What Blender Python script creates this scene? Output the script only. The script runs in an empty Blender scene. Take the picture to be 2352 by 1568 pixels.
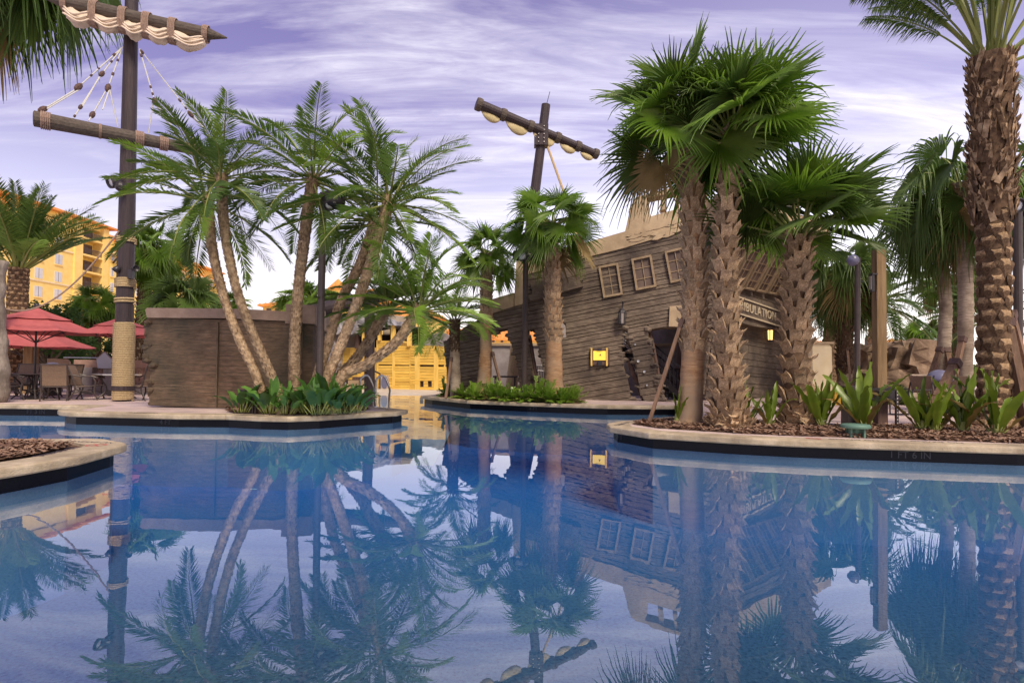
import bpy, bmesh, math, random
from mathutils import Vector as V, Matrix, noise
from mathutils.geometry import tessellate_polygon
RD = random.Random(11)
rad = math.radians
sc = bpy.context.scene
col = sc.collection
# ------------------------------------------------------------------ camera
F, EYE, WATER = 1350.0, 1.0, -0.25
cam = bpy.data.objects.new('camera', bpy.data.cameras.new('camera'))
col.objects.link(cam)
ROT = Matrix.Rotation(rad(90 + 1.3), 3, 'X') @ Matrix.Rotation(rad(0.6), 3, 'Z')
cam.matrix_world = Matrix.Translation((0, 0, EYE)) @ ROT.to_4x4()
cam.data.sensor_width = 36
cam.data.lens = F / 2352 * 36
cam.data.shift_y = 33 / 2352
cam.data.clip_start = 0.1
cam.data.clip_end = 3000
sc.camera = cam
# ------------------------------------------------------------------ sky, sun, exposure
def lin(c):
    return tuple(((x / 255) / 12.92 if x < 11 else ((x / 255 + .055) / 1.055) ** 2.4) for x in c)
world = bpy.data.worlds.new('World'); sc.world = world; world.use_nodes = True
wn, wl = world.node_tree.nodes, world.node_tree.links
wn.clear()
def N(nt, t, **kw):
    n = nt.new(t)
    for k, v in kw.items():
        if k.startswith('i_'):
            n.inputs[k[2:]].default_value = v
        elif k.startswith('n_'):
            n.inputs[int(k[2:])].default_value = v
        else:
            setattr(n, k, v)
    return n
def ramp(nt, stops, interp='LINEAR'):
    r = nt.new('ShaderNodeValToRGB'); e = r.color_ramp.elements
    r.color_ramp.interpolation = interp
    while len(e) < len(stops): e.new(.5)
    for el, (p, c) in zip(e, stops):
        el.position = p
        el.color = (*c, 1) if len(c) == 3 else c
    return r
SUN_EL, SUN_ROT = 50, 152
tc = wn.new('ShaderNodeTexCoord')
sep = wn.new('ShaderNodeSeparateXYZ'); wl.new(tc.outputs['Generated'], sep.inputs[0])
grad = ramp(wn, [(0.0, lin((255, 226, 184))), (0.05, lin((255, 238, 218))), (.14, lin((244, 236, 244))), (.24, lin((196, 192, 224))), (.36, lin((140, 131, 184))), (.55, lin((112, 103, 158))), (1, lin((108, 100, 150)))])
wl.new(sep.outputs['Z'], grad.inputs[0])
# cirrus sheet: direction projected on a flat layer, stretched along the wind
zc = N(wn, 'ShaderNodeMath', operation='MAXIMUM', n_1=0.0); wl.new(sep.outputs['Z'], zc.inputs[0])
za = N(wn, 'ShaderNodeMath', operation='ADD', n_1=.16); wl.new(zc.outputs[0], za.inputs[0])
dv = wn.new('ShaderNodeVectorMath'); dv.operation = 'DIVIDE'
cb = wn.new('ShaderNodeCombineXYZ')
for k in range(3): wl.new(za.outputs[0], cb.inputs[k])
wl.new(tc.outputs['Generated'], dv.inputs[0]); wl.new(cb.outputs[0], dv.inputs[1])
mp = wn.new('ShaderNodeMapping'); mp.inputs['Rotation'].default_value = (0, 0, rad(-24)); mp.inputs['Scale'].default_value = (.62, 2.9, 0)
wl.new(dv.outputs[0], mp.inputs[0])
n1 = N(wn, 'ShaderNodeTexNoise', i_Scale=1.25, i_Detail=9, i_Roughness=.6, i_Distortion=.7); wl.new(mp.outputs[0], n1.inputs['Vector'])
n2 = N(wn, 'ShaderNodeTexNoise', i_Scale=4.2, i_Detail=8, i_Roughness=.65, i_Distortion=1.0); wl.new(mp.outputs[0], n2.inputs['Vector'])
r1 = ramp(wn, [(.42, (0, 0, 0)), (.60, (1, 1, 1))]); wl.new(n1.outputs[0], r1.inputs[0])
r2 = ramp(wn, [(.30, (.25, .25, .25)), (.70, (1, 1, 1))]); wl.new(n2.outputs[0], r2.inputs[0])
mm = N(wn, 'ShaderNodeMath', operation='MULTIPLY'); wl.new(r1.outputs[0], mm.inputs[0]); wl.new(r2.outputs[0], mm.inputs[1])
ml = N(wn, 'ShaderNodeMath', operation='MULTIPLY', n_1=.85); wl.new(mm.outputs[0], ml.inputs[0])
mx = N(wn, 'ShaderNodeMixRGB'); wl.new(ml.outputs[0], mx.inputs[0]); wl.new(grad.outputs[0], mx.inputs[1]); mx.inputs[2].default_value = (*lin((232, 226, 240)), 1)
bg = N(wn, 'ShaderNodeBackground', i_Strength=1.0); wl.new(mx.outputs[0], bg.inputs[0])
# physical daylight added on top of the cloud layer
nish = wn.new('ShaderNodeTexSky'); nish.sky_type = 'NISHITA'; nish.sun_disc = False
nish.sun_elevation = rad(SUN_EL); nish.sun_rotation = rad(SUN_ROT)
bg2 = N(wn, 'ShaderNodeBackground', i_Strength=0.012); wl.new(nish.outputs[0], bg2.inputs[0])
# the broad pale glow over the low sun's part of the horizon
gd = wn.new('ShaderNodeVectorMath'); gd.operation = 'DOT_PRODUCT'; gd.inputs[1].default_value = (math.sin(rad(24)), math.cos(rad(24)), 0); wl.new(tc.outputs['Generated'], gd.inputs[0])
gc = N(wn, 'ShaderNodeMath', operation='MAXIMUM', n_1=0.0); wl.new(gd.outputs['Value'], gc.inputs[0])
gp = N(wn, 'ShaderNodeMath', operation='POWER', n_1=9.0); wl.new(gc.outputs[0], gp.inputs[0])
gm = N(wn, 'ShaderNodeMath', operation='MULTIPLY', n_1=.45); wl.new(gp.outputs[0], gm.inputs[0])
gx = N(wn, 'ShaderNodeMixRGB', blend_type='ADD', n_0=1.0); wl.new(mx.outputs[0], gx.inputs[1]); wl.new(gm.outputs[0], gx.inputs[2]); wl.new(gx.outputs[0], bg.inputs[0])
add = wn.new('ShaderNodeAddShader'); wl.new(bg.outputs[0], add.inputs[0]); wl.new(bg2.outputs[0], add.inputs[1])
wo = wn.new('ShaderNodeOutputWorld'); wl.new(add.outputs[0], wo.inputs[0])
sun = bpy.data.objects.new('sun', bpy.data.lights.new('sun', 'SUN')); col.objects.link(sun)
sun.data.energy = 3.4; sun.data.angle = rad(20); sun.data.color = (1, .86, .66)
sd = V((math.sin(rad(SUN_ROT)) * math.cos(rad(SUN_EL)), math.cos(rad(SUN_ROT)) * math.cos(rad(SUN_EL)), math.sin(rad(SUN_EL))))
sun.rotation_euler = sd.to_track_quat('Z', 'Y').to_euler()
vs = sc.view_settings
vs.view_transform = 'Standard'; vs.look = 'None'; vs.exposure = 0.3; vs.gamma = 1; vs.use_curve_mapping = False
sc.cycles.use_denoising = True
sc.cycles.max_bounces = 10; sc.cycles.transparent_max_bounces = 12; sc.cycles.sample_clamp_indirect = 6
# ------------------------------------------------------------------ unprojection (pixel of the 2352-wide picture -> place in the world)
def ray(px, py):
    return ROT @ V(((px - 1176) / F, -(py - 784 - 33) / F, -1))
def G(px, py, z=0.0):
    d = ray(px, py); t = (z - EYE) / d.z
    return V((0, 0, EYE)) + d * t
def P(px, py, D):
    d = ray(px, py)
    return V((0, 0, EYE)) + d * (D / d.y)
def foot(px, D, z=0.0):            # ground point under picture column px at distance D
    p = P(px, 900, D); return V((p.x, p.y, z))
# ------------------------------------------------------------------ mesh builder
def frame_of(d, up=V((0, 0, 1))):
    d = d.normalized()
    if abs(d.dot(up)) > .98: up = V((1, 0, 0))
    a = d.cross(up).normalized(); return a, a.cross(d).normalized()
class MB:
    def __init__(s): s.v, s.f, s.m, s.k = [], [], [], 0
    def add(s, vs, fs, k=None):
        b = len(s.v); s.v.extend([tuple(x) for x in vs]); k = s.k if k is None else k
        for f in fs: s.f.append(tuple(b + i for i in f)); s.m.append(k)
        return s
    def box(s, c, sz, M=None, k=None):
        x, y, z = sz[0] / 2, sz[1] / 2, sz[2] / 2; c = V(c)
        p = [V((a, b, d)) for a in (-x, x) for b in (-y, y) for d in (-z, z)]
        if M is not None: p = [M @ q for q in p]
        return s.add([c + q for q in p], [(0, 1, 3, 2), (4, 6, 7, 5), (0, 4, 5, 1), (2, 3, 7, 6), (0, 2, 6, 4), (1, 5, 7, 3)], k)
    def bar(s, a, b, w, h=None, k=None, up=V((0, 0, 1))):
        a, b = V(a), V(b); h = h or w; x, y = frame_of(b - a, up); x, y = x * w / 2, y * h / 2
        return s.add([a - x - y, a + x - y, a + x + y, a - x + y, b - x - y, b + x - y, b + x + y, b - x + y],
                     [(3, 2, 1, 0), (4, 5, 6, 7), (0, 1, 5, 4), (1, 2, 6, 5), (2, 3, 7, 6), (3, 0, 4, 7)], k)
    def tube(s, pts, rs, n=8, k=None, cap=True, jit=0, rng=RD):
        pts = [V(p) for p in pts]
        if not isinstance(rs, (list, tuple)): rs = [rs] * len(pts)
        vs = []; x0 = None
        for i, p in enumerate(pts):
            d = pts[min(i + 1, len(pts) - 1)] - pts[max(i - 1, 0)]
            if x0 is None: x, y = frame_of(d)
            else:
                dn = d.normalized(); x = (x0 - dn * x0.dot(dn)).normalized(); y = dn.cross(x)
                y = -y if False else y
            if x0 is None: y = d.normalized().cross(x)
            x0 = x
            for j in range(n):
                a = 2 * math.pi * j / n; r = rs[i] * (1 + (rng.uniform(-jit, jit) if jit else 0))
                vs.append(p + x * (math.cos(a) * r) + y * (math.sin(a) * r))
        fs = [(i * n + j, i * n + (j + 1) % n, (i + 1) * n + (j + 1) % n, (i + 1) * n + j) for i in range(len(pts) - 1) for j in range(n)]
        if cap: fs += [tuple(range(n - 1, -1, -1)), tuple((len(pts) - 1) * n + j for j in range(n))]
        return s.add(vs, fs, k)
    def lathe(s, prof, c=(0, 0, 0), n=16, k=None, M=None):
        c = V(c); vs = []
        for r, z in prof:
            for j in range(n):
                a = 2 * math.pi * j / n; q = V((r * math.cos(a), r * math.sin(a), z)); vs.append(c + (M @ q if M is not None else q))
        fs = [(i * n + j, i * n + (j + 1) % n, (i + 1) * n + (j + 1) % n, (i + 1) * n + j) for i in range(len(prof) - 1) for j in range(n)]
        fs += [tuple(range(n - 1, -1, -1)), tuple((len(prof) - 1) * n + j for j in range(n))]
        return s.add(vs, fs, k)
    def ball(s, c, r, n=12, k=None, sz=1):
        return s.lathe([(max(r * math.cos(a), r * .02), r * sz * math.sin(a)) for a in [math.pi * (i / 8 - .5) for i in range(9)]], c, n, k)
    def prism(s, poly, fn, w0, w1, k=None, k2=None):   # poly of 2-D points, fn(u, v, w) -> place
        n = len(poly); tri = tessellate_polygon([[V((p[0], p[1], 0)) for p in poly]])
        vs = [fn(u, v, w0) for u, v in poly] + [fn(u, v, w1) for u, v in poly]
        s.add(vs, [(a + n, b + n, c + n) for a, b, c in tri] + [(c, b, a) for a, b, c in tri], k)
        return s.add(vs, [(i, (i + 1) % n, (i + 1) % n + n, i + n) for i in range(n)], k if k2 is None else k2)
    def mesh(s, name, mats, smooth=False):
        me = bpy.data.meshes.new(name); me.from_pydata(s.v, [], s.f)
        for m in (mats if isinstance(mats, (list, tuple)) else [mats]): me.materials.append(m)
        if any(s.m): me.polygons.foreach_set('material_index', s.m)
        if smooth: me.polygons.foreach_set('use_smooth', [True] * len(s.f))
        bm = bmesh.new(); bm.from_mesh(me); bmesh.ops.recalc_face_normals(bm, faces=bm.faces); bm.to_mesh(me); bm.free()
        me.update(); return me
    def build(s, name, mats, parent=None, smooth=False, **pr):
        return put(s.mesh(name, mats, smooth), name, parent, **pr)
def put(me, name, parent=None, M=None, **pr):
    o = bpy.data.objects.new(name, me); col.objects.link(o)
    if M is not None: o.matrix_basis = M
    if parent is not None:
        o.parent = parent
        if parent.type == 'EMPTY': o.matrix_parent_inverse = Matrix.Translation(-parent.location)
    for k, v in pr.items(): o[k] = v
    return o
def thing(name, label, cat, loc=(0, 0, 0), group=None):
    o = bpy.data.objects.new(name, None); col.objects.link(o); o.location = loc; o.empty_display_size = .2
    o['label'] = label; o['category'] = cat
    if group: o['group'] = group
    return o
def copy_thing(root, label, group, loc, rz=0, scale=1):
    r = root.copy(); col.objects.link(r); r['label'] = label; r['group'] = group
    for c in [c for c in bpy.data.objects if c.parent == root]:
        d = c.copy(); col.objects.link(d); d.parent = r
        for e in [e for e in bpy.data.objects if e.parent == c]:
            g = e.copy(); col.objects.link(g); g.parent = d
    r.location = loc; r.rotation_euler = (0, 0, rz); r.scale = (scale,) * 3
    return r
class Plane:
    def __init__(s, o, u, v):
        s.o, s.u = V(o), V(u).normalized(); v = V(v); s.n = s.u.cross(v).normalized(); s.v = s.n.cross(s.u).normalized()
        if s.n.y > 0: s.n = -s.n            # towards the camera
    def p(s, u, v, w=0): return s.o + s.u * u + s.v * v + s.n * w
    def hit(s, px, py):
        d = ray(px, py); c = V((0, 0, EYE)); t = (s.o - c).dot(s.n) / d.dot(s.n); q = c + d * t - s.o
        return (q.dot(s.u), q.dot(s.v))
    def hits(s, pts): return [s.hit(*q) for q in pts]
def spline(pts, n):
    pts = [V(p) for p in pts]; out = []
    q = [pts[0] * 2 - pts[1]] + pts + [pts[-1] * 2 - pts[-2]]
    m = len(pts) - 1
    for i in range(n + 1):
        t = min(i / n * m, m - 1e-6); k = int(t); t -= k; a, b, c, d = q[k:k + 4]
        out.append(.5 * (2 * b + (c - a) * t + (2 * a - 5 * b + 4 * c - d) * t * t + (3 * b - a - 3 * c + d) * t ** 3))
    return out
def lerps(l, t):
    t = max(0, min(t, .99999)) * (len(l) - 1); k = int(t); return l[k] + (l[k + 1] - l[k]) * (t - k)
# ------------------------------------------------------------------ materials
MATS = {}
def mat(name, c1, c2=None, scale=4.0, rough=.75, bump=0.0, bscale=None, stretch=(1, 1, 1), rv=0.0, metal=0.0, spec=.3, coords='Object', transl=0.0, detail=6, lo=.35, hi=.65, c3=None, s3=1.0):
    if name in MATS: return MATS[name]
    m = bpy.data.materials.new(name); m.use_nodes = True; nt = m.node_tree.nodes; lk = m.node_tree.links; nt.clear()
    b = nt.new('ShaderNodeBsdfPrincipled'); out = nt.new('ShaderNodeOutputMaterial')
    b.inputs['Roughness'].default_value = rough; b.inputs['Metallic'].default_value = metal; b.inputs['Specular IOR Level'].default_value = spec
    t = nt.new('ShaderNodeTexCoord'); mp = nt.new('ShaderNodeMapping'); mp.inputs['Scale'].default_value = stretch
    lk.new(t.outputs[coords], mp.inputs[0])
    colr = None
    if c2 is not None:
        n = N(nt, 'ShaderNodeTexNoise', i_Scale=scale, i_Detail=detail, i_Roughness=.62); lk.new(mp.outputs[0], n.inputs['Vector'])
        r = ramp(nt, [(lo, c1), (hi, c2)]); lk.new(n.outputs[0], r.inputs[0]); colr = r.outputs[0]
        if c3 is not None:
            n3 = N(nt, 'ShaderNodeTexNoise', i_Scale=s3, i_Detail=5, i_Roughness=.6); lk.new(t.outputs[coords], n3.inputs['Vector'])
            r3 = ramp(nt, [(.42, (0, 0, 0)), (.66, (1, 1, 1))]); lk.new(n3.outputs[0], r3.inputs[0])
            x = nt.new('ShaderNodeMixRGB'); lk.new(r3.outputs[0], x.inputs[0]); lk.new(colr, x.inputs[1]); x.inputs[2].default_value = (*c3, 1); colr = x.outputs[0]
    if rv:
        oi = nt.new('ShaderNodeObjectInfo'); hs = nt.new('ShaderNodeHueSaturation')
        mr = N(nt, 'ShaderNodeMapRange', n_3=1 - rv, n_4=1 + rv); lk.new(oi.outputs['Random'], mr.inputs[0]); lk.new(mr.outputs[0], hs.inputs['Value'])
        if colr is None: hs.inputs['Color'].default_value = (*c1, 1)
        else: lk.new(colr, hs.inputs['Color'])
        colr = hs.outputs[0]
    if colr is None: b.inputs['Base Color'].default_value = (*c1, 1)
    else: lk.new(colr, b.inputs['Base Color'])
    if bump:
        nb = N(nt, 'ShaderNodeTexNoise', i_Scale=bscale or scale * 3, i_Detail=7, i_Roughness=.65); lk.new(mp.outputs[0], nb.inputs['Vector'])
        bu = N(nt, 'ShaderNodeBump', i_Strength=bump, i_Distance=.03); lk.new(nb.outputs[0], bu.inputs['Height']); lk.new(bu.outputs[0], b.inputs['Normal'])
    sh = b.outputs[0]
    if transl:
        tr = nt.new('ShaderNodeBsdfTranslucent')
        if colr is None: tr.inputs[0].default_value = (*c1, 1)
        else: lk.new(colr, tr.inputs[0])
        x = N(nt, 'ShaderNodeMixShader', i_Fac=transl); lk.new(sh, x.inputs[1]); lk.new(tr.outputs[0], x.inputs[2]); sh = x.outputs[0]
    lk.new(sh, out.inputs[0]); m.diffuse_color = (*c1, 1)
    MATS[name] = m; return m
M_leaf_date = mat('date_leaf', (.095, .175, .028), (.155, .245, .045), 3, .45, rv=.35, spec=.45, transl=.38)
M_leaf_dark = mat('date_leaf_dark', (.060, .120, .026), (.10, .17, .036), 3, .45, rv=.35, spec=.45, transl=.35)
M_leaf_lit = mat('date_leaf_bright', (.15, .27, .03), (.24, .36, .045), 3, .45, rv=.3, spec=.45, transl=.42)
M_leaf_fan = mat('fan_leaf', (.10, .20, .020), (.19, .31, .036), 2.5, .4, rv=.4, spec=.5, transl=.48)
M_leaf_fan2 = mat('fan_leaf_pale', (.10, .18, .035), (.15, .23, .055), 2.5, .45, rv=.35, spec=.45, transl=.42)
M_petiole = mat('petiole', (.16, .21, .045), (.24, .24, .08), 6, .5, rv=.2)
M_bark = mat('palm_bark', (.25, .19, .125), (.50, .40, .275), 7, .9, .9, 16, (1, 1, 2.2), c3=(.10, .06, .035), s3=2.2)
M_bark_red = mat('palm_bark_smooth', (.25, .125, .06), (.47, .285, .15), 5, .85, .6, 22, (1, 1, 5), c3=(.33, .24, .16), s3=1.5)
M_bark_grey = mat('palm_bark_ringed', (.26, .20, .155), (.50, .41, .32), 5, .9, .8, 20, (1, 1, 7), c3=(.20, .15, .11), s3=2)
M_boot = mat('leaf_base', (.21, .135, .078), (.56, .40, .25), 9, .85, .5, 24, rv=.3)
M_cut = mat('leaf_base_cut', (.20, .12, .06), (.42, .29, .17), 12, .85, .4, rv=.25)
M_bootdk = mat('leaf_base_dark', (.060, .036, .022), (.19, .118, .068), 9, .9, .5, 24, rv=.3)
M_coping = mat('cast_stone', (.42, .335, .225), (.58, .48, .345), 7, .85, .6, 45, c3=(.29, .23, .16), s3=1.6)
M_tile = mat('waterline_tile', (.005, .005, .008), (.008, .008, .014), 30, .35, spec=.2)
M_poolwall = mat('pool_plaster', (.16, .27, .40), (.22, .33, .46), 40, .8)
M_mulch = mat('bark_mulch', (.10, .055, .035), (.25, .145, .095), 18, .95, .6, 50)
M_chip = mat('mulch_chip', (.13, .072, .048), (.34, .215, .15), 3.5, .9, coords='Object')
M_hull = mat('carved_hull', (.135, .100, .076), (.285, .222, .168), 3.5, .92, 1.0, 12, (1.2, 1.2, 7), rv=.06, c3=(.078, .060, .052), s3=.7)
M_hullcore = mat('hull_core', (.12, .09, .06), (.2, .15, .1), 4, .95, .8)
M_plaster = mat('tinted_plaster', (.40, .30, .19), (.55, .42, .27), 2.2, .9, .35, 18, c3=(.33, .24, .15), s3=.9)
M_greywall = mat('grey_plaster', (.27, .235, .225), (.38, .34, .33), 2.5, .9, .4, 14)
M_frag = mat('carved_planking', (.15, .095, .058), (.30, .195, .125), 3.2, .9, .9, 16, (1.3, 1.3, 6), rv=.04, c3=(.060, .058, .044), s3=.55)
M_fragcap = mat('red_brown_cap', (.29, .20, .15), (.40, .285, .215), 3, .85, .35, 16)
M_rock = mat('faux_rock', (.15, .10, .066), (.33, .235, .16), 2.6, .95, 1.0, 7, c3=(.12, .08, .055), s3=1.6)
M_greyrock = mat('grey_rock', (.28, .265, .29), (.50, .48, .50), 3, .95, 1.0, 9, c3=(.2, .19, .2), s3=1.3)
M_pine = mat('yellow_pine', (.62, .35, .055), (.85, .56, .12), 3, .7, .35, 12, (.6, .6, 7), rv=.14)
M_pinepost = mat('yellow_pine_post', (.74, .46, .09), (.88, .60, .16), 3, .7, .3, 12, (6, 6, .6), rv=.08)
M_darkwood = mat('dark_wood', (.075, .045, .038), (.14, .085, .07), 4, .7, .4, 16, (5, 5, .7), rv=.1)
M_mast = mat('mast_timber', (.026, .017, .021), (.055, .036, .038), 3.5, .5, .5, 10, (8, 8, .5), spec=.4)
M_spar = mat('spar_timber', (.07, .055, .045), (.13, .105, .085), 4, .75, .5, 12, (.8, 6, 6))
M_post = mat('timber_post', (.19, .12, .06), (.32, .215, .115), 3, .8, .4, 12, (7, 7, .5), rv=.12)
M_drift = mat('driftwood', (.22, .18, .15), (.40, .34, .29), 3, .9, .8, 10, (5, 5, .6), c3=(.15, .12, .10), s3=2)
M_brace = mat('brace_timber', (.15, .09, .06), (.24, .15, .10), 4, .85, .4, 12, (5, 5, .7), rv=.25)
M_rope = mat('rope', (.40, .29, .15), (.60, .46, .27), 30, .95, .6, 90)
M_strap = mat('rope_strap', (.27, .185, .145), (.40, .28, .22), 20, .95, .6, 60)
M_line = mat('white_line', (.62, .62, .58))
M_sail = mat('sailcloth', (.60, .49, .38), (.76, .64, .52), 3, .9, .6, 9)
M_sail2 = mat('sailcloth_olive', (.40, .33, .17), (.58, .49, .28), 3, .9, .6, 9)
M_black = mat('black_metal', (.022, .018, .022), (.035, .03, .034), 10, .4, spec=.5)
M_brownmetal = mat('bronze_metal', (.045, .032, .03), (.065, .047, .043), 10, .42, spec=.5)
M_steel = mat('brushed_steel', (.62, .60, .56), (.72, .70, .66), 20, .28, metal=1.0)
M_lens = mat('lamp_glass', (.70, .72, .76), rough=.12, spec=.8)
M_sling = mat('sling_fabric', (.17, .115, .08), (.24, .165, .12), 40, .85, .3, 120, rv=.1)
M_red = mat('red_canvas', (.50, .125, .125), (.58, .16, .16), 5, .85, .2, 40, transl=.25)
M_balu = mat('red_cast_stone', (.34, .21, .165), (.45, .29, .23), 6, .85, .3, 20)
M_yellow = mat('yellow_stucco', (.86, .62, .14), (.92, .70, .20), 1.2, .9, .15, 8)
M_peach = mat('peach_stucco', (.84, .60, .18), (.90, .67, .24), 1.2, .9, .15, 8)
M_cream = mat('cream_trim', (.75, .62, .38), (.82, .70, .46), 3, .85)
M_tileroof = mat('clay_roof', (.62, .22, .06), (.82, .38, .10), 1.5, .85, .5, 6)
M_pane = mat('window_glass', (.46, .47, .50), (.58, .58, .60), .35, .12, spec=.7)
M_panedk = mat('dark_glass', (.095, .066, .054), (.16, .115, .095), 2, .5, spec=.15)
M_frame = mat('window_frame', (.25, .18, .11), (.36, .265, .17), 8, .85, .3)
M_screen = mat('green_screen', (.05, .14, .09), (.07, .18, .12), 2, .9)
M_tree = mat('tree_leaf', (.045, .105, .02), (.09, .17, .03), 3, .55, spec=.35, transl=.3)
M_twig = mat('tree_bark', (.10, .075, .055), (.18, .14, .10), 8, .9, .6)
M_bird = mat('broad_leaf', (.05, .135, .02), (.10, .21, .035), 4, .32, rv=.45, spec=.6, transl=.25)
M_shrub = mat('shrub_leaf', (.12, .24, .02), (.22, .36, .035), 6, .35, spec=.55, transl=.3)
M_crinum = mat('strap_leaf', (.10, .175, .012), (.18, .25, .025), 3, .36, (0), rv=.4, spec=.55, transl=.3)
M_crinred = mat('strap_leaf_bronze', (.13, .085, .03), (.20, .15, .04), 3, .4, rv=.3, spec=.5, transl=.25)
M_green = mat('green_plastic', (.10, .19, .15), (.12, .22, .17), 8, .5)
M_dome = mat('bin_dome', (.15, .15, .24), rough=.3, spec=.5)
M_tan = mat('tan_panel', (.42, .33, .26), (.5, .4, .32), 5, .85)
M_yelbox = mat('yellow_box', (.68, .42, .05), (.78, .50, .08), 4, .7, .2)
M_net = mat('net_white', (.72, .74, .80), rough=.8, transl=.4)
M_letter = mat('carved_letters', (.42, .34, .24), (.50, .42, .30), 8, .85)
M_marklt = mat('depth_marking', (.05, .05, .065), rough=.5)
M_markdk = mat('coping_marking', (.06, .05, .07), rough=.8)
M_markred = mat('red_marking', (.45, .10, .09), rough=.8)
M_beige = mat('beige_wall', (.42, .34, .26), (.54, .45, .35), 1.5, .9, .3, 10)
def emis(name, c, s, base=None):
    m = mat(name, base or c); b = [n for n in m.node_tree.nodes if n.type == 'BSDF_PRINCIPLED'][0]
    b.inputs['Emission Color'].default_value = (*c, 1); b.inputs['Emission Strength'].default_value = s; return m
M_glow = emis('lit_parchment', (1, .66, .06), .55, (.75, .55, .1))
M_flame = emis('lit_lantern', (1, .6, .2), 1.6)
# paving (pavers too small to tell apart) and pool floor, water
def brickmat(name, cols, mortar, sx, sy, rot=0, bump=.35):
    m = bpy.data.materials.new(name); m.use_nodes = True; nt = m.node_tree.nodes; lk = m.node_tree.links
    b = nt['Principled BSDF']; b.inputs['Roughness'].default_value = .8
    t = nt.new('ShaderNodeTexCoord'); mp = nt.new('ShaderNodeMapping'); mp.inputs['Rotation'].default_value = (0, 0, rot); lk.new(t.outputs['Object'], mp.inputs[0])
    br = N(nt, 'ShaderNodeTexBrick', i_Scale=1.0); lk.new(mp.outputs[0], br.inputs['Vector'])
    br.inputs['Color1'].default_value = (*cols[0], 1); br.inputs['Color2'].default_value = (*cols[1], 1); br.inputs['Mortar'].default_value = (*mortar, 1)
    br.inputs['Brick Width'].default_value = sx; br.inputs['Row Height'].default_value = sy; br.inputs['Mortar Size'].default_value = .006
    n = N(nt, 'ShaderNodeTexNoise', i_Scale=1.3, i_Detail=7); lk.new(t.outputs['Object'], n.inputs['Vector'])
    r = ramp(nt, [(.35, (.78, .76, .78)), (.65, (1.12, 1.1, 1.08))]); lk.new(n.outputs[0], r.inputs[0])
    x = N(nt, 'ShaderNodeMixRGB', blend_type='MULTIPLY', n_0=1.0); lk.new(br.outputs[0], x.inputs[1]); lk.new(r.outputs[0], x.inputs[2]); lk.new(x.outputs[0], b.inputs['Base Color'])
    bu = N(nt, 'ShaderNodeBump', i_Strength=bump, i_Distance=.01, invert=True); lk.new(br.outputs['Fac'], bu.inputs['Height']); lk.new(bu.outputs[0], b.inputs['Normal'])
    return m
M_paver = brickmat('pavers', ((.52, .40, .37), (.60, .48, .44)), (.36, .29, .27), .4, .2)
def floormat():
    m = bpy.data.materials.new('pool_floor_plaster'); m.use_nodes = True; nt = m.node_tree.nodes; lk = m.node_tree.links
    b = nt['Principled BSDF']; b.inputs['Roughness'].default_value = .9
    t = nt.new('ShaderNodeTexCoord')
    n = N(nt, 'ShaderNodeTexNoise', i_Scale=26, i_Detail=5, i_Roughness=.8); lk.new(t.outputs['Object'], n.inputs['Vector'])
    rs = ramp(nt, [(.38, (.012, .014, .03)), (.47, (.075, .078, .078)), (.60, (.105, .108, .098)), (.70, (.24, .24, .20))]); lk.new(n.outputs[0], rs.inputs[0])   # near end: grey speckle, none of the water's blue scatter painted in
    rscat = ramp(nt, [(.38, (.04, .16, .31)), (.50, (.075, .25, .47)), (.65, (.10, .30, .54))]); lk.new(n.outputs[0], rscat.inputs[0])                                 # far end: blue light scattered in the water, painted into the floor colour
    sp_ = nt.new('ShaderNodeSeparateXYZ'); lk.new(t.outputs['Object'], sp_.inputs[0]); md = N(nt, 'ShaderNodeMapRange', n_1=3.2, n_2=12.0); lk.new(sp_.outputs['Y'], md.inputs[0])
    r = nt.new('ShaderNodeMixRGB'); lk.new(md.outputs[0], r.inputs[0]); lk.new(rs.outputs[0], r.inputs[1]); lk.new(rscat.outputs[0], r.inputs[2])
    n2 = N(nt, 'ShaderNodeTexNoise', i_Scale=.35, i_Detail=4); lk.new(t.outputs['Object'], n2.inputs['Vector'])
    r2 = ramp(nt, [(.3, (.82, .84, .90)), (.7, (1.1, 1.08, 1.02))]); lk.new(n2.outputs[0], r2.inputs[0])
    x = N(nt, 'ShaderNodeMixRGB', blend_type='MULTIPLY', n_0=1.0); lk.new(r.outputs[0], x.inputs[1]); lk.new(r2.outputs[0], x.inputs[2]); lk.new(x.outputs[0], b.inputs['Base Color'])
    return m
M_floor = floormat()
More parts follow.
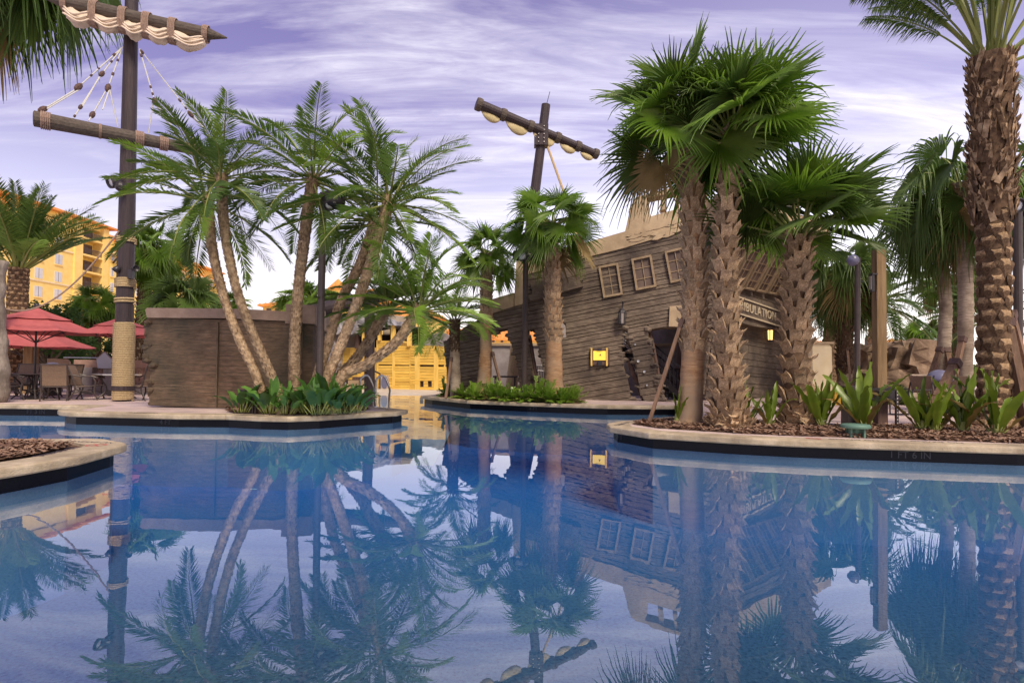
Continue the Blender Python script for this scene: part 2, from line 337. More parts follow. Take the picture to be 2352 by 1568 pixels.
def watermat():
    m = bpy.data.materials.new('pool_water'); m.use_nodes = True; nt = m.node_tree.nodes; lk = m.node_tree.links; nt.clear()
    out = nt.new('ShaderNodeOutputMaterial'); fr = N(nt, 'ShaderNodeFresnel', i_IOR=2.7)
    t = nt.new('ShaderNodeTexCoord'); n = N(nt, 'ShaderNodeTexNoise', i_Scale=1.6, i_Detail=3); lk.new(t.outputs['Object'], n.inputs['Vector'])
    bu = N(nt, 'ShaderNodeBump', i_Strength=.05, i_Distance=.02); lk.new(n.outputs[0], bu.inputs['Height'])
    gl = N(nt, 'ShaderNodeBsdfGlossy', i_Roughness=.0); gl.inputs[0].default_value = (1, 1, 1, 1); lk.new(bu.outputs[0], gl.inputs['Normal'])
    tr = nt.new('ShaderNodeBsdfTransparent'); tr.inputs[0].default_value = (.93, .97, 1, 1)
    x = nt.new('ShaderNodeMixShader'); ge = nt.new('ShaderNodeNewGeometry'); ib = N(nt, 'ShaderNodeMath', operation='SUBTRACT', n_0=1.0); lk.new(ge.outputs['Backfacing'], ib.inputs[1]); fm_ = N(nt, 'ShaderNodeMath', operation='MULTIPLY'); lk.new(fr.outputs[0], fm_.inputs[0]); lk.new(ib.outputs[0], fm_.inputs[1]); lk.new(fm_.outputs[0], x.inputs[0]); lk.new(tr.outputs[0], x.inputs[1]); lk.new(gl.outputs[0], x.inputs[2]); lk.new(x.outputs[0], out.inputs[0])
    va = N(nt, 'ShaderNodeVolumeAbsorption', i_Density=.22); va.inputs[0].default_value = (.09, .665, .985, 1); lk.new(va.outputs[0], out.inputs['Volume'])
    return m
M_water = watermat()
# ================================================================== THE SETTING
def g2(px, py, z=0): p = G(px, py, z); return (p.x, p.y)
pool = [(-26, .9), (26, .9), (26, 7.2)]
pool += [g2(2352, 1027), g2(2025, 1017), g2(1837, 1011), g2(1700, 1005), g2(1490, 993), g2(1402, 980), g2(1393, 972.5), g2(1425, 966), g2(1505, 961)]
pool += [(2.95, 12.4), (3.6, 13.0), (4.4, 14.6), (4.55, 16.35)]
pool += [g2(1550, 932), g2(1396, 931), g2(1207, 925), g2(1073, 919.4), g2(985, 911), g2(966, 908.3)]
pool += [(-2.9, 22.6), (-2.3, 26), (-2.1, 40), (-16, 40), (-13, 30), (-9.0, 22), (-5.6, 17.2)]
pool += [g2(832, 931), g2(937, 940.5), g2(912, 945.5), g2(824, 949.6), g2(740, 955), g2(660, 957.6), g2(590, 956), g2(517, 952.5), g2(402, 951.7), g2(160, 946), g2(136, 943.5), g2(132, 941), g2(205, 931.5), g2(0, 929), (-26, 14.6)]
isl = [g2(-420, 1009), g2(0, 1007.5), g2(215, 1006.6), g2(240, 1007.5), g2(286, 1016), g2(291, 1018), g2(280, 1022), g2(183, 1047), g2(73, 1065), g2(0, 1076), g2(-420, 1112)]
def area(p): return sum(p[i][0] * p[(i + 1) % len(p)][1] - p[(i + 1) % len(p)][0] * p[i][1] for i in range(len(p)))
if area(pool) < 0: pool.reverse()
if area(isl) < 0: isl.reverse()
def off(poly, d):                       # d > 0 : towards the inside of a counter-clockwise outline
    n = len(poly); out = []
    for i in range(n):
        a, b, c = V(poly[i - 1]), V(poly[i]), V(poly[(i + 1) % n])
        e, f = (b - a).normalized(), (c - b).normalized()
        n1, n2 = V((-e.y, e.x)), V((-f.y, f.x)); m = n1 + n2
        m = m.normalized() if m.length > .05 else n1
        out.append(tuple(b + m * (d / max(m.dot(n1), .55))))
    return out
def tri(polys): return tessellate_polygon([[V((x, y, 0)) for x, y in p] for p in polys])
def sheet(mb, polys, z, k=0):
    pts = [q for p in polys for q in p]
    mb.add([(x, y, z) for x, y in pts], tri(polys), k)
def ring_wall(mb, poly, z0, z1, k=0):
    n = len(poly)
    mb.add([(x, y, z0) for x, y in poly] + [(x, y, z1) for x, y in poly], [(i, (i + 1) % n, (i + 1) % n + n, i + n) for i in range(n)], k)
mb = MB()
sheet(mb, [[(-900, -300), (900, -300), (900, 1500), (-900, 1500)], off(pool, -.36)], -.004)
mb.build('ground', [M_paver], kind='structure')
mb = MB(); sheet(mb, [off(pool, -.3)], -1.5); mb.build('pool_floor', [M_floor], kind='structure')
mb = MB(); pw = off(pool, -.13); iw = off(isl, .13)
for w in (pw, iw):
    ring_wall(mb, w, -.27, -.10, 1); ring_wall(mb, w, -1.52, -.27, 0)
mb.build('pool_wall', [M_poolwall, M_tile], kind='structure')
# water body: flat surface, closed sides and bottom just above the floor
mb = MB(); po, io = off(pool, -.16), off(isl, .16)
sheet(mb, [po, io], WATER); sheet(mb, [po, io], -1.7); ring_wall(mb, po, -1.7, WATER); ring_wall(mb, io, -1.7, WATER)
me = mb.mesh('pool_water', [M_water])
bm = bmesh.new(); bm.from_mesh(me); bmesh.ops.remove_doubles(bm, verts=bm.verts, dist=1e-5); bmesh.ops.recalc_face_normals(bm, faces=bm.faces); bm.to_mesh(me); bm.free()
put(me, 'pool_water', kind='structure')
# island body and its planting-bed soil
mb = MB(); sheet(mb, [off(isl, .30)], -.03); mb.build('island_ground', [M_mulch], kind='structure')
# coping: a cantilevered cast-stone lip in separate lengths
def coping(name, poly, s):
    root = bpy.data.objects.new(name, None); col.objects.link(root); root['kind'] = 'structure'
    prof = [(.40, .002), (.022, .002), (.004, -.012), (0, -.03), (0, -.085), (.012, -.102), (.40, -.102)]
    offs = [off(poly, s * d) for d, z in prof]; n = len(poly)
    for i in range(n):
        L = (V(poly[i]) - V(poly[(i + 1) % n])).length; m = max(1, round(L / 2.4))
        mid = (V(poly[i]) + V(poly[(i + 1) % n])) / 2
        if mid.y < 1.5 or abs(mid.x) > 20: continue
        for j in range(m):
            g = min(.0022 / L, .1); t0, t1 = j / m + (g if j else 0), (j + 1) / m - (g if j < m - 1 else 0); q = MB(); vs = []
            for t in (t0, t1):
                for o_, (d, z) in zip(offs, prof):
                    a, b = V(o_[i]), V(o_[(i + 1) % n]); c = a.lerp(b, t); vs.append((c.x, c.y, z))
            k = len(prof); fs = [(a, a + 1, a + 1 + k, a + k) for a in range(k - 1)] + [(k - 1, 0, k, 2 * k - 1), tuple(range(k)), tuple(range(2 * k - 1, k - 1, -1))]
            q.add(vs, fs).build('coping_slab', [M_coping], root)
    return root
cop = coping('pool_coping', pool, -1)
cop2 = coping('island_coping', isl, 1)
# zero-depth beach in front of the play wreck
M_beach = mat('wet_beach_plaster', (.46, .40, .33), (.58, .52, .44), 2, .6, .2, 30)
mb = MB(); rows = [(15.2, -1.5), (20, -1.05), (26.8, -.25), (31, -.10), (41, -.08)]
mb.add([(x, y, z) for y, z in rows for x in (-17, -2)], [(2 * i, 2 * i + 1, 2 * i + 3, 2 * i + 2) for i in range(4)])
sl = mb.build('beach_path', [M_beach], kind='structure')
# lettering --------------------------------------------------------
def text(body, size, M, m, parent, ext=.0015, name='lettering', space=1.0):
    c = bpy.data.curves.new(name, 'FONT'); c.body = body; c.size = size; c.extrude = ext; c.align_x = 'CENTER'; c.align_y = 'CENTER'; c.materials.append(m); c.resolution_u = 3; c.space_character = space
    tmp = bpy.data.objects.new('lettering_curve', c); col.objects.link(tmp); bpy.context.view_layer.update()
    me = bpy.data.meshes.new_from_object(tmp.evaluated_get(bpy.context.evaluated_depsgraph_get())); me.name = name; bpy.data.objects.remove(tmp); bpy.data.curves.remove(c)
    o = bpy.data.objects.new(name, me); col.objects.link(o); o.matrix_basis = M
    if parent is not None:
        o.parent = parent
        if parent.type == 'EMPTY': o.matrix_parent_inverse = Matrix.Translation(-parent.location)
    return o
def basis(o, x, y):
    x = V(x).normalized(); z = x.cross(V(y)).normalized(); y = z.cross(x); o = V(o)
    return Matrix(((x.x, y.x, z.x, o.x), (x.y, y.y, z.y, o.y), (x.z, y.z, z.z, o.z), (0, 0, 0, 1)))
def band_text(body, pxa, pxb, py, size, poly_wall, parent):      # on the dark waterline tiles under the coping lip
    best = None; d = ray((pxa + pxb) / 2, py)
    for i in range(len(poly_wall)):
        a, b = V(poly_wall[i]), V(poly_wall[(i + 1) % len(poly_wall)]); e = b - a
        den = d.x * e.y - d.y * e.x
        if abs(den) < 1e-6: continue
        t = (a.x * e.y - a.y * e.x) / den; u = (a.x * d.y - a.y * d.x) / den
        if t > 1 and 0 <= u <= 1 and (best is None or t < best[0]): best = (t, V((d.x * t, d.y * t, -.178)), e.normalized())
    if best:
        t, p, e = best; e = V((e.x, e.y, 0))
        if e.x < 0: e = -e
        nn = e.cross(V((0, 0, 1))); nn = nn if nn.y < 0 else -nn
        text(body, size, basis(p + nn * .004, e, (0, 0, 1)), M_marklt, parent)
band_text('4 FT', 0, 760, 972, .14, pw, cop); band_text('4 FT', 1400, 1440, 942, .14, pw, cop); band_text('4 FT', 1215, 1235, 936, .14, pw, cop)
band_text('1 FT 6 IN', 2000, 2180, 1045, .14, pw, cop); band_text('FT 3 IN', 60, 105, 944, .15, pw, cop)
band_text('NO DIVING', -10, 60, 1125, .1, iw, cop2) if False else None
def flat_text(body, px, py, dx, size, m, parent):
    p = G(px, py, .0035); q = G(px + dx[0], py + dx[1], .0035); x = (q - p); x.z = 0
    y = V((0, 0, 1)).cross(x)
    text(body, size, basis(p, x, y), m, parent, .0005)
def ring(px, py, r, parent, m=M_markred):
    p = G(px, py, .004); b = MB(); n = 24
    vs = [(p.x + rr * math.cos(2 * math.pi * i / n), p.y + rr * math.sin(2 * math.pi * i / n), p.z) for rr in (r, r * .78) for i in range(n)]
    b.add(vs, [(i, (i + 1) % n, (i + 1) % n + n, i + n) for i in range(n)]); d = r * .62
    b.add([(p.x - d - .02, p.y + d, p.z + .0005), (p.x - d + .02, p.y + d, p.z + .0005), (p.x + d + .02, p.y - d, p.z + .0005), (p.x + d - .02, p.y - d, p.z + .0005)], [(0, 1, 2, 3)])
    b.build('no_diving_symbol', [m], parent)
flat_text('NO DIVING', 132, 1036.5, (-40, 9), .15, M_markdk, cop2); ring(221, 1021.5, .12, cop2); flat_text('NO DIVING', 211, 1014.5, (-20, -.8), .13, M_markdk, cop2)
flat_text('NO DIVING', 1960, 1009.5, (-40, -1.4), .13, M_markdk, cop); ring(1868, 1006.3, .11, cop); flat_text('NO DIVING', 2150, 1014.4, (-40, -1.5), .13, M_markdk, cop)
flat_text('NO DIVING', 1430, 972.5, (-20, 5), .15, M_markdk, cop)
flat_text('NO DIVING', 330, 947.6, (-40, -1.2), .15, M_markdk, cop)
for px, py, lb in ((1745, 1191, 'pale round drain cover on the pool floor below the right planting island'), (590, 1121, 'pale round drain cover on the pool floor in front of the ragged plank wall')):
    p = G(px, py, -1.488); b = MB(); b.lathe([(.0, 0), (.13, 0), (.12, .012), (.0, .016)], (p.x, p.y, -1.489), 20)
    o = b.build('floor_drain', [M_line]); o['label'] = lb; o['category'] = 'drain'; o['group'] = 'drain covers on the pool floor'
# mulch beds -------------------------------------------------------
def inpoly(x, y, p):
    c = False
    for i in range(len(p)):
        (a, b), (d, e) = p[i - 1], p[i]
        if (b > y) != (e > y) and x < (d - a) * (y - b) / (e - b) + a: c = not c
    return c
BEDS = []
def bed(poly, n, h, label, chip=.05, seed=1):
    rng = random.Random(seed); m = MB(); xs = [p[0] for p in poly]; ys = [p[1] for p in poly]
    if area(poly) < 0: poly = poly[::-1]
    inner = off(poly, min(.35, h * 5))
    k = len(poly); vs = [(x, y, .006) for x, y in poly] + [(x, y, h) for x, y in inner]
    m.add(vs, [(i, (i + 1) % k, (i + 1) % k + k, i + k) for i in range(k)]); sheet(m, [inner], h)
    c = 0
    while c < n:
        x, y = rng.uniform(min(xs), max(xs)), rng.uniform(min(ys), max(ys))
        if not inpoly(x, y, poly): continue
        c += 1; z = (h if inpoly(x, y, inner) else h * .4) + rng.uniform(0, .03)
        l, w = chip * rng.uniform(.5, 1.4), chip * rng.uniform(.15, .35); a = rng.uniform(0, 6.3); t = rng.uniform(-.5, .5)
        dx, dy = math.cos(a), math.sin(a); dz = math.sin(t)
        m.add([(x - dx * l - dy * w, y - dy * l + dx * w, z - dz * l), (x - dx * l + dy * w, y - dy * l - dx * w, z - dz * l + w * .5), (x + dx * l + dy * w, y + dy * l - dx * w, z + dz * l), (x + dx * l - dy * w, y + dy * l + dx * w, z + dz * l + w * .6)], [(0, 1, 2, 3)], 1)
    o = m.build('mulch', [M_mulch, M_chip]); o['kind'] = 'stuff'; o['label'] = label; o['category'] = 'mulch'
    return poly
B_mid = bed([g2(535, 948.5), g2(650, 952), g2(745, 950), g2(815, 945), g2(852, 939.5), g2(818, 933), g2(700, 927), g2(560, 931), g2(515, 940)], 3500, .05, 'dark bark mulch around the leaning palms in the middle bed', .05, 3)
B_right = bed([g2(1452, 973.5), g2(1515, 983), g2(1700, 995), g2(1840, 1001), g2(2025, 1006.5), g2(2420, 1020), (10.5, 10.9), (7.5, 10.95), (5.6, 10.75), (4.6, 11.6), (3.0, 11.7), (2.45, 11.4)], 9000, .06, 'dark bark mulch along the right planting island', .055, 4)
B_left = bed([g2(-420, 1019), g2(0, 1018), g2(97, 1017), g2(168, 1023), g2(92, 1041), g2(0, 1056), g2(-420, 1088)], 2600, .035, 'brown bark mulch in the near left planter', .055, 5)
B_far = bed([g2(1012, 911.5), g2(1085, 917), g2(1210, 922.5), g2(1330, 926.5), g2(1345, 922), (2.2, 19.4), (-.5, 20.8), (-2.3, 22.3), g2(1000, 908)], 2500, .05, 'bark mulch under the low shrubs before the wreck', .05, 6)
# ================================================================== SHIP WRECK BUILDING
def row_cut(polys, v):
    xs = []
    for p in polys:
        for i in range(len(p)):
            (a, b), (c, d) = p[i - 1], p[i]
            if (b > v) != (d > v): xs.append(a + (c - a) * (v - b) / (d - b))
    xs.sort(); return [(xs[i], xs[i + 1]) for i in range(0, len(xs) - 1, 2)]
def rot2(p, a): return (p[0] * math.cos(a) - p[1] * math.sin(a), p[0] * math.sin(a) + p[1] * math.cos(a))
def board_wall(pl, outline, holes, slope, rowh, root, m_core, m_plank, thick=.35, lens=(1.6, 3.4), seed=1, proud=(.015, .055), rag=.03, name='plank', bulge=0):
    rng = random.Random(seed); polys = [[rot2(p, -slope) for p in q] for q in [outline] + holes]
    vmin, vmax = min(p[1] for p in polys[0]), max(p[1] for p in polys[0])
    core = MB(); v = vmin; vv = []
    while v < vmax: vv.append(v); v += rowh * rng.uniform(.6, 1.4)
    vv.append(vmax)
    def place(u, v, w): q = rot2((u, v), slope); return pl.p(q[0], q[1], w)
    cnt = 0
    for v0, v1 in zip(vv, vv[1:]):
        A, B = row_cut(polys, v0 + 1e-4), row_cut(polys, v1 - 1e-4)
        if len(A) != len(B): A = B = row_cut(polys, (v0 + v1) / 2)
        for (a0, a1), (b0, b1) in zip(A, B):
            if min(a1 - a0, b1 - b0) < .03: continue
            q = [(a0, v0), (a1, v0), (b1, v1), (b0, v1)]
            core.add([place(u, w, 0) for u, w in q] + [place(u, w, -thick) for u, w in q], [(0, 1, 2, 3), (7, 6, 5, 4), (0, 4, 5, 1), (1, 5, 6, 2), (2, 6, 7, 3), (3, 7, 4, 0)])
            t = 0; L = max(a1 - a0, b1 - b0); cuts = [0]
            while True:
                t += rng.uniform(*lens)
                if t > L - .4: break
                cuts.append(t / L)
            cuts.append(1)
            for t0, t1 in zip(cuts, cuts[1:]):
                h = rng.uniform(*proud); g = .0035; e = .002 / L; j0, j1 = (rng.uniform(-rag, rag) if t0 == 0 else 0), (rng.uniform(-rag, rag) if t1 == 1 else 0)
                lo0, lo1 = a0 + (a1 - a0) * (t0 + e) + j0, a0 + (a1 - a0) * (t1 - e) + j1; hi0, hi1 = b0 + (b1 - b0) * (t0 + e) + j0, b0 + (b1 - b0) * (t1 - e) + j1
                ns = max(1, int((t1 - t0) * L / .45)); mb = MB(); vs = []
                for s in range(ns + 1):
                    f = s / ns; ul, uh = lo0 + (lo1 - lo0) * f, hi0 + (hi1 - hi0) * f
                    bl = bulge * (.5 + .5 * noise.noise(V((ul * .7, v0 * .7, seed)))); bh_ = bulge * (.5 + .5 * noise.noise(V((uh * .7, v1 * .7, seed))))
                    w0, w1 = h + bl + rng.uniform(-.004, .004), h + bh_ + rng.uniform(-.006, .002)
                    vb, vt = v0 + g + rng.uniform(0, .005), v1 - g - rng.uniform(0, .005)
                    vs += [place(ul, vb, -.02), place(ul, vb + .006, w0), place(uh, vt - .006, w1), place(uh, vt, -.02)]
                fs = [(4 * s + c, 4 * s + 4 + c, 4 * s + 5 + c, 4 * s + 1 + c) for s in range(ns) for c in range(3)] + [(0, 1, 2, 3), tuple(4 * ns + c for c in (3, 2, 1, 0))]
                mb.add(vs, fs); o = mb.build(name, [m_plank], root); cnt += 1
                if cnt >= 300: o['kind'] = 'stuff'
    core.build('wall_core', [m_core], root)
    return cnt
BL, BR = foot(1019, 21.0), foot(1632, 18.9)
pu = (BR - BL).normalized()
back = pu.cross(V((0, 0, 1))); back = back if back.y > 0 else -back
PORT = Plane(BL, pu, V((0, 0, 1)) + back * .08)
wreck = thing('shipwreck_building', 'tilted brown shipwreck building with framed windows and broken hull openings beside the pool', 'building', (1.5, 20, 0))
H = PORT.hits
outline = H([(1036, 893), (1026, 850), (1019, 790), (1046, 765), (1090, 738), (1140, 716), (1178, 704), (1207, 697), (1207, 632), (1246, 622), (1349, 592), (1434, 570), (1500, 550), (1565, 528), (1700, 490), (1672, 700), (1632, 930), (1400, 925), (1200, 918)])
outline = [(u, max(v, -.02)) for u, v in outline]
O1 = H([(1104, 772), (1128, 764), (1166, 761), (1171, 782), (1180, 806), (1189, 834), (1197, 905), (1104, 905), (1112, 860), (1102, 810)])
O2 = H([(1211, 752), (1228, 751), (1233, 775), (1239, 808), (1244, 822), (1250, 850), (1252, 905), (1237, 905), (1222, 840), (1213, 790)])
O3 = H([(1256, 739), (1292, 735), (1300, 745), (1300, 772), (1257, 775)])
O4 = H([(1436, 752), (1444, 770), (1447, 790), (1455, 821), (1461, 845), (1468, 883), (1483, 935), (1458, 935), (1443, 878), (1431, 837), (1428, 812), (1430, 780)])
O5 = H([(1487, 752), (1494, 791), (1504, 837), (1514, 887), (1526, 935), (1612, 935), (1640, 752)])
def dip(p): return [(u, v if v > .12 else -.6) for u, v in p]
board_wall(PORT, outline, [dip(O1), dip(O2), O3, dip(O4), dip(O5)], rad(10.5), .165, wreck, M_hullcore, M_hull, .4, (2.6, 5.0), 5, (.002, .009), .05, bulge=.10)
# smooth parapet band, lower left cap and battlement block
def band(pts, w0, w1, name='parapet', m=M_plaster): 
    mb = MB(); mb.prism(H(pts), PORT.p, w0, w1); return mb.build(name, [m], wreck)
band([(1183, 704), (1183, 672), (1188, 588), (1200, 584), (1293, 571), (1349, 558), (1436, 533), (1448, 480), (1455, 462), (1466, 453), (1485, 449), (1490, 466), (1494, 499), (1565, 479), (1712, 436), (1702, 490), (1565, 529), (1500, 551), (1434, 571), (1349, 592), (1246, 622), (1207, 633), (1207, 697)], -.5, .09)
band([(1112, 700), (1130, 688), (1181, 673), (1181, 704), (1140, 717), (1112, 727)], -.42, .07)
for a, b in ((1516, 1530), (1551, 1562), (1583, 1594), (1616, 1627), (1650, 1660)):
    t = lambda x: 455 - (x - 1488) * .27
    band([(a, t(a) + 35), (a + 2, t(a)), (b, t(b)), (b - 1, t(b) + 36)], -.34, -.02, 'baluster')
band([(1484, 456), (1482, 448), (1560, 428), (1716, 384), (1716, 396), (1560, 441)], -.44, .05, 'parapet_rail')
# cracked strata under the parapet (raised lumps)
rk = random.Random(4); mb = MB()
for i in range(26):
    x = rk.uniform(1436, 1640); y = 571 - (x - 1434) * .293 + rk.uniform(-26, 4) ; w = rk.uniform(12, 34); h = rk.uniform(3, 8)
    q = H([(x, y), (x + w * .4, y - h - w * .1), (x + w, y - h * .6 - w * .27), (x + w * 1.05, y - w * .27), (x + w * .5, y + h * .4 - w * .13)]); mb.prism(q, PORT.p, .02, rk.uniform(.10, .15))
mb.build('broken_edge', [M_plaster], wreck)
# loose beams on the hull
for q, w in (([(1220, 650), (1330, 617), (1332, 632), (1222, 665)], .10), ([(1224, 664), (1338, 632), (1340, 645), (1224, 684)], .13), ([(1218, 678), (1334, 648), (1340, 660), (1219, 694)], .15)):
    mb = MB(); mb.prism(H(q), PORT.p, .0, w + .03); mb.build('hull_beam', [M_hull], wreck)
# framed windows: frame, dark panel, muntins
def window(pl, c4, wf, root, mframe=M_frame, mpane=M_panedk, nx=2, ny=3, w0=.0, frame=.07, name='window'):
    c4 = [V((a, b)) for a, b in c4]                    # tl, tr, br, bl in plane coordinates
    def at(s, t): a = c4[0].lerp(c4[1], s); b = c4[3].lerp(c4[2], s); return a.lerp(b, t)
    Wd, Hh = (c4[1] - c4[0]).length, (c4[3] - c4[0]).length; fx, fy = frame / Wd, frame / Hh; mb = MB()
    for s0, s1, t0, t1 in ((0, 1, 0, fy), (0, 1, 1 - fy, 1), (0, fx, fy, 1 - fy), (1 - fx, 1, fy, 1 - fy)):
        mb.prism([tuple(at(a, b)) for a, b in ((s0, t0), (s1, t0), (s1, t1), (s0, t1))], pl.p, w0, w0 + wf)
    fr = mb.build(name, [mframe], root)
    mb = MB(); mb.prism([tuple(at(a, b)) for a, b in ((fx, fy), (1 - fx, fy), (1 - fx, 1 - fy), (fx, 1 - fy))], pl.p, w0 + .002, w0 + wf * .35); mb.build('pane', [mpane], fr)
    mb = MB(); b = .012 / Wd; d = .012 / Hh
    for i in range(1, nx): mb.prism([tuple(at(a, c)) for a, c in ((i / nx - b, fy), (i / nx + b, fy), (i / nx + b, 1 - fy), (i / nx - b, 1 - fy))], pl.p, w0 + wf * .36, w0 + wf * .6)
    for i in range(1, ny): mb.prism([tuple(at(a, c)) for a, c in ((fx, i / ny - d), (1 - fx, i / ny - d), (1 - fx, i / ny + d), (fx, i / ny + d))], pl.p, w0 + wf * .36, w0 + wf * .55)
    if nx + ny > 2: mb.build('muntin', [mframe], fr)
    return fr
for q in ([(1375, 614), (1420, 606), (1431, 678), (1387, 686)], [(1450, 597), (1496, 587), (1508, 660), (1461, 669)], [(1526, 580), (1572, 569), (1584, 643), (1540, 652)]):
    window(PORT, H(q), .13, wreck, w0=.02)
# leaning dark braces inside the openings, bolts on the torn pier
for a, b, w in (((1210, 768), (1234, 912), .16), ((1212, 770), (1217, 905), .13), ((1490, 756), (1518, 905), .16), ((1440, 820), (1482, 925), .13)):
    pa, pb = PORT.hit(*a), PORT.hit(*b); mb = MB(); mb.bar(PORT.p(*pa, -.22), PORT.p(*pb, -.22), w, w); mb.build('hull_rib', [M_darkwood], wreck)
for x, y, r in ((1466, 830, .055), (1480, 854, .055), (1459, 792, .035), (1486, 885, .04)):
    u, v = PORT.hit(x, y); mb = MB(); mb.lathe([(r, 0), (r, .04), (r * .7, .06), (.002, .062)], PORT.p(u, v, .05), 10, M=PORT.n.to_track_quat('Z', 'Y').to_matrix()); mb.build('pier_bolt', [M_steel], wreck)
# eroded rock-like lumps round the torn openings
rk = random.Random(9); mb = MB()
for poly, n in ((O4, 34), (O5[:5], 20), (O2, 22), (O1, 18)):
    for i in range(n):
        j = rk.randrange(len(poly) - 1 if len(poly) == 5 else len(poly)); a, b = V(poly[j]), V(poly[(j + 1) % len(poly)]); q = a.lerp(b, rk.random())
        if q.y < .05: continue
        r = rk.uniform(.06, .16); c = PORT.p(q.x, q.y, rk.uniform(-.12, .03)); st = len(mb.v)
        mb.ball(c, r, 7, sz=.5)
        for k in range(st, len(mb.v)):
            p = V(mb.v[k]); mb.v[k] = tuple(p + (p - c) * (noise.noise(p * 9) * .8))
mb.build('eroded_edge', [M_hull], wreck)['kind'] = 'stuff'
# ------------------------------------------------ stern with raked windows and the name board
S0 = V((6.49, 19.3, 0)); sdir = V((.755, .655, 0)).normalized(); sn = V((.655, -.755, 0)).normalized()
def SP(t, o, z): return S0 + sdir * t + sn * o + V((0, 0, z))
Ls = 7.0
def stern_slab(prof, name, m, t0=-.1, t1=Ls, root=None):
    mb = MB(); mb.add([SP(t, o, z) for t in (t0, t1) for o, z in prof], [(i, (i + 1) % len(prof), (i + 1) % len(prof) + len(prof), i + len(prof)) for i in range(len(prof))] + [tuple(range(len(prof))), tuple(range(2 * len(prof) - 1, len(prof) - 1, -1))])
    return mb.build(name, [m], root or wreck)
low = Plane(SP(0, -.45, 0), sdir, V((0, 0, 1)))
board_wall(low, [(-.4, -.02), (Ls, -.02), (Ls, 2.75), (-.4, 2.75)], [], rad(-3), .2, wreck, M_hullcore, M_hull, .3, (2.5, 4), 15, (.01, .035), .02)
band_pl = Plane(SP(0, 0, 0), sdir, V((0, 0, 1)))
board_wall(band_pl, [(-.3, 2.62), (1.2, 2.72), (2.4, 2.62), (4, 2.66), (5.6, 2.55), (Ls, 2.6), (Ls, 3.85), (-.3, 3.85)], [], rad(-4), .28, wreck, M_hullcore, M_hull, .55, (3, 5), 16, (.01, .03), .02)
rake = Plane(SP(0, 0, 3.85), sdir, sn * .95 + V((0, 0, 1.6)))
rl = math.hypot(.95, 1.6)
board_wall(rake, [(-.3, 0), (Ls, 0), (Ls, rl), (-.3, rl)], [], 0, .30, wreck, M_hullcore, M_hull, .4, (3, 5), 17, (.01, .03), .02)
upb = Plane(SP(0, .97, 5.45), sdir, V((0, 0, 1)))
board_wall(upb, [(-.3, 0), (Ls, 0), (Ls, .52), (-.3, .52)], [], 0, .2, wreck, M_hullcore, M_hull, .5, (3, 5), 18, (.01, .03), .02)
stern_slab([(.45, 5.95), (1.10, 5.95), (1.08, 6.75), (.5, 6.8)], 'parapet', M_plaster, -.35, Ls + .05)
stern_slab([(.5, 7.2), (1.02, 7.2), (1.0, 7.42), (.55, 7.42)], 'parapet_rail', M_plaster, -.3, 4.6)
for t in (0, .9, 1.8, 2.7, 3.6, 4.45): stern_slab([(.6, 6.74), (.95, 6.74), (.95, 7.22), (.6, 7.22)], 'baluster', M_plaster, t - .14, t + .14)
for t in (.55, 1.45, 2.33, 3.2, 4.07, 4.95, 5.85): window(rake, [(t - .36, rl - .12), (t + .36, rl - .12), (t + .36, .12), (t - .36, .12)], .12, wreck, w0=.025, ny=5, frame=.06)
# name board with a raised border and raised letters
sg = Plane(SP(1.0, .045, 3.36), sdir + V((0, 0, -.085)), V((0, 0, 1)))
mb = MB(); mb.prism([(-.35, -.30), (4.35, -.30), (4.5, 0), (4.35, .30), (-.35, .30)], sg.p, 0, .03); sb = mb.build('name_board', [M_hull], wreck)
mb = MB()
for q in ([(-.35, .26), (4.35, .26), (4.35, .31), (-.35, .31)], [(-.35, -.31), (4.35, -.31), (4.35, -.26), (-.35, -.26)], [(4.33, -.31), (4.40, -.31), (4.55, 0), (4.40, .31), (4.33, .31), (4.47, 0)]): mb.prism(q, sg.p, .02, .07)
mb.build('board_border', [M_letter], sb)
c = text('TRIBULATION', .44, basis(sg.p(2.02, .0, .045), sg.u, sg.v), M_letter, sb, .02, space=1.12)
# starboard and rear walls, so that the wreck is a building and not a front
mb = MB(); e0, e1 = SP(Ls, -.4, 0), SP(Ls, -.4, 0) + V((-3.2, 4.2, 0)); r0 = V((BL.x + 1.2, 25.6, 0))
for a, b, h0, h1 in ((e0, e1, 5.9, 5.4), (e1, V((1.8, 26.4, 0)), 5.2, 3.4)):
    u = (b - a); mb.bar(a + V((0, 0, h0 / 2)), b + V((0, 0, h1 / 2)), .3, h0)
mb.build('rear_wall', [M_greywall], wreck)
mb = MB(); q = [SP(.6, -2.4, 3.4), SP(.6, -.6, 3.4), SP(Ls, -.6, 3.4), e1 + V((0, 0, 3.4)), e1 + V((-1.6, -1.2, 3.4))]
mb.add([p for p in q] + [p + V((0, 0, .25)) for p in q], [(0, 1, 2, 3, 4), (9, 8, 7, 6, 5)] + [(i, (i + 1) % 5, (i + 1) % 5 + 5, i + 5) for i in range(5)]); mb.build('shade_deck', [M_greywall], wreck)  # unseen deck slab, added to keep the lower stern dark
